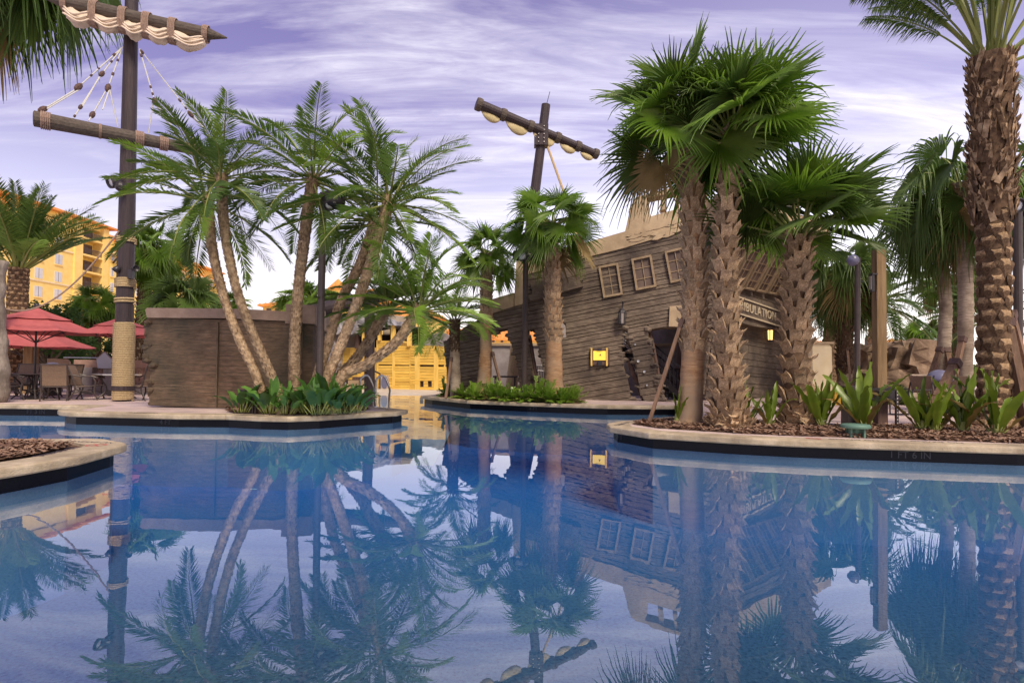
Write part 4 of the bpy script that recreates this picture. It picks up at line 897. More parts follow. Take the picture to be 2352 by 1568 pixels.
# ================================================================== TERRACE FURNITURE
GU = 'red parasols over the terrace tables'
def parasol(p, h, r, label, az=0.0, sides=8):
    t = thing('parasol', label, 'parasol', p, GU); p = V(p)
    mb = MB(); mb.tube([p, p + V((0, 0, h + .02))], .028, 10); mb.build('pole', [M_black], t)
    mb = MB(); mb.ball(p + V((0, 0, h + .07)), .075, 12); mb.build('finial', [M_black], t, True)
    mb = MB(); mb.lathe([(.30, 0.01), (.31, .04), (.12, .09), (.06, .16), (.06, .45)], p, 20); mb.build('base', [M_black], t)
    def tier(r0, z0, r1, z1, nm, sag):
        mb = MB(); n, m = sides * 6, 6; vs = []
        for j in range(m + 1):
            f = j / m; rr = r0 + (r1 - r0) * f; z = z0 + (z1 - z0) * (f ** .86)
            for i in range(n):
                a = az + 2 * math.pi * i / n; k = (i % 6) / 6; s_ = math.sin(math.pi * k)
                vs.append(p + V((rr * (1 - .07 * s_) * math.cos(a), rr * (1 - .07 * s_) * math.sin(a), z - sag * s_ * f * (1 - .35 * f))))
        st = len(vs); vs += [v - V((0, 0, .012)) for v in vs]
        fs = [(j * n + i, j * n + (i + 1) % n, (j + 1) * n + (i + 1) % n, (j + 1) * n + i) for j in range(m) for i in range(n)]
        fs += [tuple(st + q for q in reversed(f)) for f in fs] + [(m * n + i, m * n + (i + 1) % n, st + m * n + (i + 1) % n, st + m * n + i) for i in range(n)]
        mb.add(vs, fs); return mb.build(nm, [M_red], t)
    tier(.03, h + .02, r * .55, h - r * .20, 'canopy_vent', .03); tier(r * .42, h - r * .17, r, h - r * .42, 'canopy', .05)
    for i in range(sides):
        a = az + 2 * math.pi * i / sides; mb = MB(); e = p + V((r * .98 * math.cos(a), r * .98 * math.sin(a), h - r * .44)); mb.bar(p + V((0, 0, h - .06)), e, .025, .02); mb.build('rib', [M_black], t)
        mb = MB(); mb.bar(p + V((0, 0, h - r * .62)), p.lerp(e, .5) + V((0, 0, (h - r * .25) * .5 - .05)), .018); mb.build('strut', [M_black], t)
    return t
U1 = foot(79, 17.0); parasol(U1, 2.62, 1.62, 'red parasol nearest the water at the left edge over the table with five chairs', .2)
parasol(foot(58, 20.5), 2.45, 2.0, 'red parasol half hidden behind the nearest red parasol', .5)
parasol(foot(272, 19.3), 2.55, 1.35, 'red parasol partly hidden behind the tall rope wrapped mast', .35)
def table(p, label, m):
    t = thing('patio_table', label, 'table', p, 'terrace tables'); p = V(p)
    mb = MB(); mb.lathe([(.60, .70), (.62, .71), (.62, .735), (.60, .74)], p, 28); mb.build('table_top', [m], t)
    for i in range(4):
        a = math.pi / 4 + i * math.pi / 2; d = V((math.cos(a), math.sin(a), 0)); mb = MB(); mb.tube(spline([p + d * .5 + V((0, 0, .7)), p + d * .30 + V((0, 0, .45)), p + d * .26 + V((0, 0, .25)), p + d * .5 + V((0, 0, .01))], 10), .022, 6); mb.build('leg', [M_brownmetal], t)
    mb = MB(); mb.lathe([(.24, .24), (.26, .25), (.24, .27)], p, 18); mb.build('lower_ring', [M_brownmetal], t)
table(foot(77, 17.0), 'dark round table under the nearest red parasol with its pole through the middle', M_brownmetal)
table(foot(268, 17.3), 'round table with pale rim standing behind the rope wrapped mast', M_steel)
def chair(label):
    t = thing('patio_chair', label, 'chair', (0, 0, 0), 'sling chairs around the terrace tables')
    mb = MB(); n = 8; vs = []
    pr = [(.27, .43), (.1, .40), (-.1, .385), (-.24, .40)]
    for y, z in pr: vs += [(-.27, y, z), (.27, y, z), (-.27, y, z - .012), (.27, y, z - .012)]
    fs = [f for i in range(3) for f in ((4 * i, 4 * i + 1, 4 * i + 5, 4 * i + 4), (4 * i + 3, 4 * i + 2, 4 * i + 6, 4 * i + 7), (4 * i, 4 * i + 4, 4 * i + 6, 4 * i + 2), (4 * i + 1, 4 * i + 3, 4 * i + 7, 4 * i + 5))]
    mb.add(vs, fs); mb.build('seat', [M_sling], t)
    mb = MB(); vs = []
    for y, z in ((-.24, .42), (-.28, .60), (-.345, .80), (-.43, 1.0)): vs += [(-.27, y, z), (.27, y, z), (-.27, y - .012, z), (.27, y - .012, z)]
    mb.add(vs, fs); mb.build('backrest', [M_sling], t)
    mb = MB(); mb.bar((-.29, -.435, 1.0), (.29, -.435, 1.0), .03); mb.bar((-.28, -.25, .39), (.28, -.25, .39), .025); mb.bar((-.28, .28, .42), (.28, .28, .42), .025)
    for s in (-1, 1):
        mb.tube(spline([(s * .285, .29, .42), (s * .285, .1, .385), (s * .285, -.2, .375), (s * .285, -.26, .48), (s * .285, -.33, .74), (s * .285, -.44, 1.01)], 16), .021, 6)
    mb.build('frame', [M_brownmetal], t)
    for s in (-1, 1):
        mb = MB(); mb.tube(spline([(s * .29, .20, .66), (s * .29, .27, .50), (s * .29, .24, .25), (s * .29, .33, 0)], 10), .022, 6); mb.build('leg', [M_brownmetal], t)
        mb = MB(); mb.tube(spline([(s * .29, -.22, .42), (s * .29, -.24, .25), (s * .29, -.38, 0)], 8), .022, 6); mb.build('leg', [M_brownmetal], t)
        mb = MB(); mb.tube(spline([(s * .29, -.33, .72), (s * .30, -.1, .67), (s * .30, .15, .68), (s * .30, .30, .64)], 10), .02, 6); mb.ball((s * .30, .30, .635), .032, 8); mb.build('armrest', [M_brownmetal], t)
        mb = MB(); mb.tube(spline([(s * .29, .26, .18), (s * .29, .0, .27), (s * .29, -.28, .18)], 8), .012, 5); mb.build('stretcher', [M_brownmetal], t)
    return t
CH = [(34, 16.6, -70, 'sling chair facing right at the left end of the near table'), (50, 18.0, 195, 'sling chair tucked behind the near table on its left'), (98, 18.0, 160, 'sling chair tucked behind the near table in front of the bin dome'), (127, 16.4, 32, 'sling chair turned with its back towards the pool at the near table'), (148, 17.2, 62, 'sling chair half hidden behind the chair with its back to the pool'), (202, 16.9, -72, 'sling chair left of the rope wrapped mast facing the pale rimmed table'), (330, 17.0, 75, 'sling chair between the rope wrapped mast and the plank wall'), (12, 18.4, -60, 'sling chair behind the driftwood post at the left edge')]
c0 = chair(CH[0][3]); chs = [c0] + [copy_thing(c0, c[3], 'sling chairs around the terrace tables', (0, 0, 0)) for c in CH[1:]]
for o, (px, D, a, l) in zip(chs, CH): o.location = foot(px, D); o.rotation_euler = (0, 0, rad(a))
def bin_(p, label, h=.95):
    t = thing('litter_bin', label, 'litter bin', p, 'domed litter bins'); p = V(p)
    mb = MB(); mb.lathe([(.24, 0), (.26, .02), (.25, h - .25), (.27, h - .2), (.27, h - .17)], p, 20); mb.build('bin_body', [M_brownmetal], t)
    for z in (.25, .5): mb = MB(); mb.lathe([(.262, z), (.272, z + .02), (.262, z + .05)], p, 20); mb.build('bin_hoop', [M_tan], t)
    mb = MB(); mb.lathe([(.27, h - .17)] + [(.30 * math.cos(a), h - .15 + .27 * math.sin(a)) for a in [i * .19 for i in range(9)]], p, 20); mb.build('bin_dome', [M_dome], t, True)
bin_(foot(119, 19.2), 'litter bin with a shiny round dome behind the near sling chairs', .95)
bin_(foot(2158, 15.0), 'litter bin with a shiny round dome behind the right strap leaf plants', .98)
# balustrade with a red-brown cap, turned balusters; pool net laid on top
bl = thing('balustrade', 'red brown stone balustrade with turned balusters behind the terrace', 'balustrade', foot(260, 20.6))
Ba, Bb = foot(178, 20.4), foot(344, 20.4); up_ = V((0, 0, 1))
mb = MB(); mb.bar(Ba + up_ * 1.04, Bb + up_ * 1.04, .42, .26); mb.build('cap_rail', [M_balu], bl)
mb = MB(); mb.bar(Ba + up_ * .16, Bb + up_ * .16, .36, .34); mb.build('plinth', [M_greywall], bl)
nb = 14
for i in range(nb):
    q = Ba.lerp(Bb, (i + .5) / nb); mb = MB(); mb.lathe([(.075, .32), (.075, .37), (.05, .39), (.085, .47), (.088, .53), (.05, .66), (.045, .70), (.075, .76), (.08, .81), (.05, .86), (.075, .88), (.075, .92)], q, 10); mb.build('baluster', [M_balu], bl, True)
for px in (207, 255, 298): mb = MB(); mb.box(foot(px, 20.3, .5), (.34, .34, .82)); mb.build('pier', [M_greywall], bl)
pn = thing('pool_net', 'white leaf skimmer net on a long pole laid across the balustrade', 'pool net', P(240, 822, 20.0))
mb = MB(); mb.tube([P(146, 821, 19.8), P(311, 822.5, 20.3)], .018, 6); mb.build('pole', [M_steel], pn)
c = P(241, 822, 20.0); w = .27; mb = MB(); mb.prism([(-w * .8, -.30), (w * .8, -.30), (w, .0), (w * .5, .12), (0, .26), (-w * .5, .12), (-w, 0)], lambda u, v, q: c + V((u, q, v - .05)), -.03, .02); mb.build('net_bag', [M_net], pn)
mb = MB(); mb.tube([c + V(v) for v in ((-w, -.03, -.05), (-w * .5, -.03, .07), (0, -.03, .21), (w * .5, -.03, .07), (w, -.03, -.05))], .014, 5); mb.build('net_rim', [M_steel], pn)
# leaning concrete slab end beside chair and tan panel
tp_ = thing('tan_sign_panel', 'tan rounded panel standing behind the domed bin', 'panel', foot(134, 21.5)); q = foot(134, 21.5)
mb = MB(); mb.prism([(-.42, .1), (.42, .1), (.40, 1.1), (.30, 1.2), (-.42, 1.22)], lambda u, v, w: q + V((u, w, v)), -.03, .03); mb.build('panel_board', [M_tan], tp_); mb = MB(); mb.bar(q, q + V((0, 0, .2)), .3, .1); mb.build('panel_foot', [M_brownmetal], tp_)
wp = thing('square_post', 'square tan timber post behind the nearest parasol pole', 'post', foot(69, 20.0)); mb = MB(); mb.bar(foot(67, 20, 0), foot(71, 20, 2.5), .30); mb.build('post_shaft', [M_post], wp); mb = MB(); mb.box(foot(67, 20, .1), (.42, .42, .2)); mb.build('post_foot', [M_post], wp)
# picket fence with green privacy screen
fc = thing('picket_fence', 'black metal picket fence backed by green privacy screen', 'fence', foot(200, 36)); fa, fb = foot(-60, 35), foot(420, 35)
for i in range(18):
    q0, q1 = fa.lerp(fb, i / 18), fa.lerp(fb, (i + 1) / 18); mb = MB(); mb.bar(q0 + V((0, .08, .72)), q1 + V((0, .08, .72)), .01, 1.36, up=up_); mb.build('screen_panel', [M_screen], fc)
    mb = MB()
    for j in range(6): q = q0.lerp(q1, j / 6); mb.bar(q, q + up_ * 1.5, .03)
    mb.build('pickets', [M_black], fc)['kind'] = 'stuff'
for z in (.15, 1.35): mb = MB(); mb.bar(fa + up_ * z, fb + up_ * z, .04, .05); mb.build('rail', [M_black], fc)
# ================================================================== POOL LADDER
ld = thing('pool_ladder', 'two curved stainless steel pool ladder rails at the middle deck edge', 'pool ladder', G(862, 931))
hand = []
for x0, xs in ((826, 0), (863, 0)):
    D = 14.75; h = .80
    a, b = foot(x0, D + .2), foot(x0 + 30, D + .55)
    pts = spline([a + V((0, 0, 0)), a + V((0, 0, .52)), a + V((.02, .0, .70)), a + V((.12, .06, .80)), a + V((.22, .10, .74)), a + V((.32, .16, .45)), b + V((0, .06, .22)), b + V((0, .06, -.75))], 36)
    mb = MB(); mb.tube(pts, .026, 10); mb.build('rail', [M_steel], ld, True); hand.append((a, b))
    mb = MB(); mb.lathe([(.055, .003), (.05, .025), (.03, .03)], a, 12); mb.build('escutcheon', [M_steel], ld)
for z in (-.1, -.4): mb = MB(); mb.bar(hand[0][1] + V((0, .06, z)), hand[1][1] + V((0, .06, z)), .09, .03); mb.build('tread', [M_steel], ld)
# ================================================================== LAMP POSTS
GL = 'lamp posts around the pool'
def lamppost(px, D, ytop, label, r=.055, yb=None, x2=None):
    p = foot(px, D); q = P(x2 or px, ytop, D); t = thing('lamp_post', label, 'lamp post', p, GL)
    mb = MB(); mb.tube([p, q], r, 12); mb.build('pole', [M_brownmetal], t)
    mb = MB(); mb.lathe([(r * 2.4, 0), (r * 2.4, .03), (r * 1.6, .06), (r * 1.3, .25), (r, .3)], p, 14); mb.build('pole_base', [M_brownmetal], t)
    return t, q
t, q = lamppost(733, 12.45, 443, 'dark lamp post with big round floodlight among the leaning palms', .075, x2=743)
mb = MB(); c = P(766, 459, 12.2); mb.lathe([(.04, .13), (.20, .12), (.25, .02), (.24, -.08), (.15, -.16), (.03, -.18)], c, 18, M=Matrix.Rotation(.25, 3, 'Y')); hd = mb.build('lamp_head', [M_black], t, True)
mb = MB(); mb.tube([P(743, 452, 12.4), c], .05, 8); mb.build('lamp_arm', [M_black], t)
spot(P(757, 470, 12.1), (.3, -.6, -.7), .12, t)
t, q = lamppost(1203.5, 18.9, 572, 'tall brown lamp post with twin spotlights before the wreck', .085, x2=1208)
spot(P(1199, 588, 18.6), (.12, -.9, -.2), .17, t); spot(P(1187, 587, 18.9), (-.8, -.3, -.1), .17, t); mb = MB(); mb.bar(P(1186, 577, 18.8), P(1213, 576, 18.8), .07); mb.build('lamp_arm', [M_black], t)
spot(P(1217, 590, 19.0), (.7, .2, -.5), .13, t, lens=False)
t, q = lamppost(1968, 16.5, 592, 'dark lamp post with small globe head left of the square timber post', .075, x2=1970)
mb = MB(); mb.ball(P(1959, 598, 16.4), .16, 12); mb.build('lamp_head', [M_dome], t, True); mb = MB(); mb.bar(P(1958, 600, 16.5), P(1972, 604, 16.5), .06); mb.build('lamp_arm', [M_black], t)
t, q = lamppost(2340, 12.6, 480, 'dark lamp post with ring shaped floodlight at the right edge', .085, x2=2337)
spot(P(2333, 473, 12.4), (-.35, -.9, -.1), .16, t)
# ================================================================== RIGHT BANK FURNITURE
tpost = thing('timber_post', 'tall square timber post on the right island holding a small lantern', 'post', foot(2021, 11.4)); a, b = foot(2021, 11.4), P(2018, 574, 11.4)
mb = MB(); mb.bar(a, b, .18, .18, up=V((0, 1, 0))); mb.build('post_shaft', [M_post], tpost); mb = MB(); mb.bar(a, a + V((0, 0, .62)), .19, .19, up=V((0, 1, 0))); mb.build('post_foot', [M_darkwood], tpost)
mb = MB(); mb.bar(P(2013, 668, 11.27), P(2013, 690, 11.27), .035, .02); mb.build('cable_cover', [M_darkwood], tpost)
lt = thing('post_lantern', 'slim black lantern fixed to the left side of the timber post', 'lantern', P(2003, 650, 11.35)); mb = MB(); c = P(2002.5, 650, 11.35); mb.box(c, (.05, .10, .34)); mb.build('lantern_body', [M_black], lt); mb = MB(); mb.box(c + V((-.012, 0, 0)), (.05, .075, .26)); mb.build('pane', [M_lglass], lt); mb = MB(); mb.box(c + V((.03, 0, .17)), (.1, .12, .03)); mb.build('lantern_cap', [M_black], lt)
bx = thing('yellow_bench', 'rounded yellow bench block between the right palms on the pavement', 'bench', G(1920, 928)); c = G(1926, 928); mb = MB()
prof = [(.0, .0), (.42, .0), (.42, .40), (.38, .46), (.30, .48), (.0, .48)]; mb.lathe([(.62, .0), (.62, .40), (.58, .46), (.50, .49), (.01, .5)], c + V((0, 0, 0)), 4, M=Matrix.Rotation(.9, 3, 'Z')); mb.build('bench_block', [M_yelbox], bx); mb = MB(); mb.lathe([(.66, .37), (.67, .40), (.66, .43)], c, 4, M=Matrix.Rotation(.9, 3, 'Z')); mb.build('edge_strip', [M_yelbox], bx)
rk_ = thing('equipment_rack', 'black metal rack with perforated legs behind the strap leaf plants', 'rack', foot(2005, 10.9))
x0, x1 = 1952, 2063
for x, D in ((1978, 11.0), (x1 - 3, 10.9), (1977, 11.5), (x1 - 4, 11.4)):
    mb = MB(); a = foot(x, D, 0); mb.box(a + V((0, 0, .36)), (.05, .035, .72)); 
    for i in range(10): mb.box(a + V((0, -.019, .08 + i * .065)), (.02, .004, .028), k=1)
    mb.build('leg', [M_black, M_paver], rk_)
mb = MB(); mb.bar(foot(1970, 11.0, .70), foot(x1, 10.9, .70), .05); mb.bar(foot(1970, 11.5, .70), foot(x1, 11.4, .70), .05); mb.bar(foot(1978, 11.0, .52), foot(x1, 10.9, .52), .04); mb.build('rail', [M_black], rk_)
mb = MB(); c = foot(2042, 11.2, .58); mb.box(c, (.36, .3, .16)); mb.build('control_box', [M_black], rk_)
pc = thing('pedestal_box', 'dark equipment pedestal beside the green garden light', 'utility box', foot(1958, 11.2)); mb = MB(); mb.box(foot(1958, 11.2, .35), (.3, .25, .7)); mb.build('box_body', [M_black], pc); mb = MB(); mb.box(foot(1958, 11.15, .72), (.36, .32, .06)); mb.build('box_lid', [M_brownmetal], pc); mb = MB(); mb.box(foot(1973, 11.0, .3), (.10, .1, .22)); mb.build('outlet', [M_black], pc)
gs = thing('garden_light', 'green mushroom shaped garden light at the right island edge', 'garden light', G(1962, 1003)); c = G(1965, 1003); mb = MB()
mb.lathe([(.02, .205), (.19, .20), (.21, .185), (.215, .15), (.20, .135), (.02, .13)], c, 22); mb.build('cap', [M_green], gs, True)
for i in range(4):
    a = .5 + i * math.pi / 2; mb = MB(); mb.bar(c + V((.13 * math.cos(a), .13 * math.sin(a), 0)), c + V((.13 * math.cos(a), .13 * math.sin(a), .14)), .06, .03); mb.build('leg', [M_green], gs)
mb = MB(); mb.lathe([(.08, 0), (.08, .14)], c, 12); mb.build('lamp_core', [M_green], gs)
def tubechair(p, a, label):
    t = thing('sled_chair', label, 'chair', (0, 0, 0), 'tubular chairs on the right terrace')
    for s in (-.27, .27): mb = MB(); mb.tube(spline([(s, .30, .62), (s, .32, .4), (s, .33, .05), (s, .25, .015), (s, -.2, .015), (s, -.3, .06), (s, -.25, .4), (s, -.4, .95)], 26), .018, 6); mb.build('frame', [M_black], t); mb = MB(); mb.bar((s, -.28, .62), (s, .30, .62), .05, .025); mb.build('armrest', [M_black], t)
    mb = MB(); mb.box((0, .02, .42), (.54, .5, .02)); mb.build('seat', [M_sling], t); mb = MB(); mb.box((0, -.36, .74), (.54, .02, .42), Matrix.Rotation(-.25, 3, 'X')); mb.build('backrest', [M_sling], t)
    t.location = p; t.rotation_euler = (0, 0, a)
tubechair(foot(2092, 14.0), 1.9, 'tubular chair behind the drooping strap leaf plant beside the black rack'); tubechair(foot(2348, 14.2), -1.2, 'tubular chair at the right edge behind the big palm'); tubechair(foot(2200, 14.6), 2.6, 'tubular chair half hidden left of the big palm trunk')
tn = thing('tan_sign_panel', 'tan square panel leaning behind the right domed bin', 'panel', foot(2118, 16)); q = foot(2118, 16); mb = MB(); mb.prism([(-.3, .25), (.3, .25), (.3, .9), (.22, .98), (-.3, .98)], lambda u, v, w: q + V((u, w, v)), -.03, .03); mb.build('panel_board', [M_tan], tn); mb = MB(); mb.bar(q, q + V((0, 0, .3)), .4, .1); mb.build('panel_foot', [M_brownmetal], tn)
# boulders
GB = 'faux rock outcrop on the right'
for i, (pts, D, th, lb) in enumerate((([(2040, 868), (2036, 840), (2050, 800), (2080, 786), (2100, 782), (2106, 866)], 22, 2.2, 'broad tan boulder right of the timber post'), ([(2096, 868), (2085, 830), (2098, 790), (2118, 778), (2140, 782), (2150, 810), (2148, 850), (2128, 872)], 21.6, 2.0, 'tall rounded boulder with overhang left of the ringed palms'), ([(1984, 868), (1986, 800), (1996, 790), (2012, 796), (2018, 868)], 23, 1.8, 'narrow tan boulder left of the timber post'), ([(2014, 868), (2020, 800), (2040, 796), (2052, 820), (2050, 868)], 22.4, 1.8, 'upright boulder directly right of the timber post'), ([(1990, 880), (1996, 852), (2100, 850), (2140, 865), (2140, 892), (1990, 892)], 21.8, 2.0, 'low flat boulder at the foot of the outcrop'))):
    pl = Plane(foot(2060, D), V((1, 0, 0)), V((0, 0, 1))); b = MB()
    o = lump(pl.hits(pts), pl, -th, .2, 'boulder', M_rock, None, .22, i * 3.1, .3); o['label'] = lb; o['category'] = 'boulder'; o['group'] = GB
for i, (x, y, w) in enumerate(((1996, 771, 5), (2002, 766, 6), (2026, 766, 5), (2032, 763, 6), (1990, 775, 4))):
    p = foot(x, 28); h = P(x, y, 28).z; t = thing('grey_plank_post', 'weathered grey palisade post above the boulders, ' + ['second from the left', 'third from the left', 'second from the right', 'tallest at the right', 'shortest at the left end'][i], 'post', p, 'grey palisade posts'); mb = MB(); mb.bar(p, p + V((0, 0, h)), w * .03, .1); mb.build('post_shaft', [M_greyrock], t); mb = MB(); mb.bar(p + V((0, 0, h)), p + V((.02, 0, h + .12)), w * .018, .06); mb.build('post_tip', [M_greyrock], t)
cs = thing('cream_wall', 'low cream rendered wall between the right palms', 'wall', foot(1885, 18)); mb = MB(); mb.prism([(-.40, 0), (.20, 0), (.18, 1.75), (.10, 1.85), (-.40, 1.86)], lambda u, v, w: foot(1885, 18) + V((u, w, v)), -.3, .2); mb.build('wall_panel', [M_cream], cs); mb = MB(); mb.box(foot(1885, 18, 1.87) + V((-.1, -.05, .02)), (.66, .6, .06)); mb.build('wall_cap', [M_plaster], cs)
# dark planting box fence by the bird-of-paradise bed
pf = thing('utility_box', 'small dark utility box half hidden among broad leaved plants in the middle bed', 'utility box', foot(572, 12.55)); mb = MB(); mb.box(foot(572, 12.55, .26), (.30, .25, .5)); mb.build('box_body', [M_black], pf)
for i in range(5): mb = MB(); mb.box(foot(562 + i * 6.3, 12.4, .26), (.035, .02, .56)); mb.build('slat', [M_brownmetal], pf)
# ================================================================== BUILDINGS BEYOND
hot = thing('hotel', 'tall yellow resort hotel with balconies and clay tiled roof behind the left palms', 'hotel', (-85, 110, 0))
HX = -78.5
HP = Plane((HX, 70, 0), V((.03, 1, 0)), V((0, 0, 1))); HP.n = V((1, -.03, 0)).normalized()
def hbox(u0, u1, z0, z1, w0, w1, name, m, root=hot):
    mb = MB(); mb.prism([(u0, z0), (u1, z0), (u1, z1), (u0, z1)], HP.p, w0, w1); return mb.build(name, [m], root)
hbox(-14, 34.2, 0, 25.6, -12, 0, 'wall', M_peach); hbox(41.3, 82, 0, 25.2, -12, 0, 'wall', M_yellow); hbox(34.2, 41.3, 0, 26.0, -12, -1.6, 'wall', M_yellow)
hbox(33.2, 35.0, 0, 26.5, -1.5, .35, 'pier', M_peach); hbox(40.0, 41.4, 0, 26.5, -1.5, .35, 'pier', M_peach)
for z in range(3, 25, 3):
    hbox(35, 40, z - .35, z + .0, -1.58, .25, 'balcony_slab', M_peach)
    r = hbox(35.0, 40, z + .98, z + 1.06, .1, .18, 'balcony_rail', M_brownmetal)
    mb = MB()
    for i in range(20): mb.prism([(35 + i * .25, z), (35.06 + i * .25, z), (35.06 + i * .25, z + 1), (35 + i * .25, z + 1)], HP.p, .11, .16)
    mb.build('balustrade', [M_brownmetal], r); d = hbox(35.4, 39.6, z + .02, z + 2.2, -1.58, -1.52, 'balcony_door', M_panedk)
for u0 in [10, 14, 18, 22, 26, 30] + [42.9, 46.3, 50.5, 54.5, 62, 66, 70, 74, 78]:
    for z in (3.1, 6.1, 9.1, 12.1, 15.1, 18.1, 21.1):
        if z > 19 and u0 > 41: pass
        w = 1.5 if u0 < 42 else 1.4
        if u0 == 42.9: w = .9
        fr = hbox(u0 - w / 2 - .09, u0 + w / 2 + .09, z - .12, z + 1.72, -.02, .05, 'window', M_cream); pa = hbox(u0 - w / 2, u0 + w / 2, z, z + 1.64, .0, .07, 'pane', M_pane, None); pa.parent = fr
        mb = MB(); mb.prism([(u0 - .03, z), (u0 + .03, z), (u0 + .03, z + 1.64), (u0 - .03, z + 1.64)], HP.p, .06, .085); mu = mb.build('muntin', [M_brownmetal], fr)
        hbox(u0 - w / 2 - .15, u0 + w / 2 + .15, z - .25, z - .12, -.02, .14, 'sill', M_peach, None).parent = fr
for z in (8.6, 14.6, 20.5): hbox(-14, 33.2, z, z + .25, -.1, .12, 'string_course', M_cream); 
hbox(41.4, 82.5, 22.2, 22.5, -.2, 1.6, 'eave', M_cream); hbox(41.4, 82.5, 22.5, 22.9, -2.5, 1.4, 'eave_roof', M_tileroof)
for u in range(43, 82, 3): mb = MB(); mb.bar(HP.p(u, 20.6, .05), HP.p(u, 22.1, 1.3), .25); mb.build('bracket', [M_darkwood], hot)
hbox(20, 42, 25.9, 27.2, -8, -.2, 'attic', M_yellow)
def hiproof(u0, u1, z0, zr, w0, w1, root=hot, nm='roof', m=M_tileroof):
    mb = MB(); i = min((u1 - u0), (w1 - w0)) / 2 * .9; wm = (w0 + w1) / 2
    v = [HP.p(u0, z0, w0), HP.p(u1, z0, w0), HP.p(u1, z0, w1), HP.p(u0, z0, w1), HP.p(u0 + i, zr, wm), HP.p(u1 - i, zr, wm)]; v += [q - V((0, 0, .3)) for q in v[:4]]
    mb.add(v, [(3, 2, 5, 4), (0, 4, 5, 1), (0, 3, 4), (1, 5, 2), (3, 7, 6 + 2, 2), (0, 1, 7, 6), (6, 7, 8, 9), (1, 2, 8, 7), (0, 6, 9, 3), (3, 9, 8, 2)][:4] + [(6, 7, 8, 9), (0, 1, 7, 6), (1, 2, 8, 7), (2, 3, 9, 8), (3, 0, 6, 9)]); return mb.build(nm, [m], root)
hiproof(18.6, 43.4, 27.2, 29.0, -9.5, .9); hiproof(-15, 20, 25.6, 28.4, -13, 1); hiproof(43, 83, 25.2, 27.8, -13, 1)
# tiled resort villa far behind the play wreck
vl = thing('resort_villa', 'yellow resort building with tower and orange tiled roofs beyond the play wreck', 'building', (-30, 150, 0))
DV = 150.0
def vbox(x0, x1, y0, y1, D, dep, name, m, root=vl):
    a, b = P(x0, y0, D), P(x1, y1, D); zt, zb = max(a.z, b.z), max(0, min(a.z, b.z)); mb = MB(); mb.box(((a.x + b.x) / 2, D + dep / 2, (zt + zb) / 2), (abs(b.x - a.x), dep, zt - zb)); return mb.build(name, [m], root)
def vhip(x0, x1, ye, yr, D, dep, over=1.0):
    a, b = P(x0, ye, D), P(x1, ye, D); r = P((x0 + x1) / 2, yr, D).z; xa, xb = a.x - over, b.x + over; i = min((xb - xa) / 2 * .98, dep / 2); z = a.z; y0, y1 = D - over, D + dep + over; ym = (y0 + y1) / 2
    mb = MB(); mb.add([(xa, y0, z), (xb, y0, z), (xb, y1, z), (xa, y1, z), (xa + i, ym, r), (xb - i, ym, r), (xa, y0, z - .4), (xb, y0, z - .4), (xb, y1, z - .4), (xa, y1, z - .4)], [(0, 1, 5, 4), (1, 2, 5), (2, 3, 4, 5), (3, 0, 4), (9, 8, 7, 6), (0, 6, 7, 1), (1, 7, 8, 2), (2, 8, 9, 3), (3, 9, 6, 0)]); mb.build('roof', [M_tileroof], vl)
    n = int((xb - xa) / .9)
    mb = MB()
    for k in range(n): x = xa + (k + .5) * (xb - xa) / n; f = min(1, (x - xa) / i, (xb - x) / i); mb.tube([(x, y0, z + .03), (x, y0 + (ym - y0) * f, z + (r - z) * f + .03)], .16, 5)
    mb.build('roof_tiles', [M_tileroof], vl)['kind'] = 'stuff'
vbox(604, 705, 700, 900, DV, 14, 'wall', M_yellow); vhip(604, 705, 700, 681, DV, 14)
vbox(696, 748, 706, 900, DV - 2, 10, 'wall', M_yellow); vhip(700, 752, 690, 672, DV - 1, 10)
vbox(790, 890, 690, 900, DV + 2, 14, 'wall', M_yellow); vhip(786, 896, 690, 655, DV + 2, 14)
vbox(820, 1010, 726, 900, DV - 8, 14, 'wall', M_peach); vhip(820, 1012, 726, 690, DV - 8, 16)
vbox(960, 1330, 776, 900, DV + 6, 14, 'wall', M_yellow); vhip(960, 1334, 776, 752, DV + 6, 14)
tw = P(768, 668, DV - 3); mb = MB(); rt = 22 / F * DV; mb.lathe([(rt, 0), (rt, tw.z), (rt * 1.08, tw.z), (rt * 1.08, tw.z + .5)], (tw.x, DV, 0), 8); mb.build('tower', [M_yellow], vl)
mb = MB(); mb.lathe([(rt * 1.25, tw.z + .5), (rt * 1.25, tw.z + .7), (.05, P(768, 640, DV).z)], (tw.x, DV, 0), 8); mb.build('tower_roof', [M_tileroof], vl)
mb = MB(); c = P(769, 679, DV - rt * .96); mb.lathe([(.6, 0), (.62, .15), (.5, .2), (.48, .05), (.01, .05)], c, 16, M=Matrix.Rotation(rad(90), 3, 'X')); mb.build('round_window', [M_cream], vl)
for x0, x1, y0, y1, D in ((612, 622, 708, 722, DV), (632, 642, 708, 722, DV), (652, 662, 708, 722, DV), (804, 818, 700, 712, DV + 2), (872, 886, 700, 714, DV + 2), (858, 868, 734, 750, DV - 8), (880, 890, 734, 750, DV - 8), (1150, 1156, 780, 786, DV + 6), (1236, 1241, 780, 788, DV + 6), (1130, 1136, 780, 786, DV + 6)):
    fr = vbox(x0 - 1, x1 + 1, y0 - 1, y1 + 1, D - .1, .3, 'window', M_cream); vbox(x0, x1, y0, y1, D - .16, .3, 'pane', M_panedk, None).parent = fr
rv_ = thing('resort_villa', 'low orange roofed building far behind the boulders on the right', 'building', (90, 140, 0)); vl = rv_
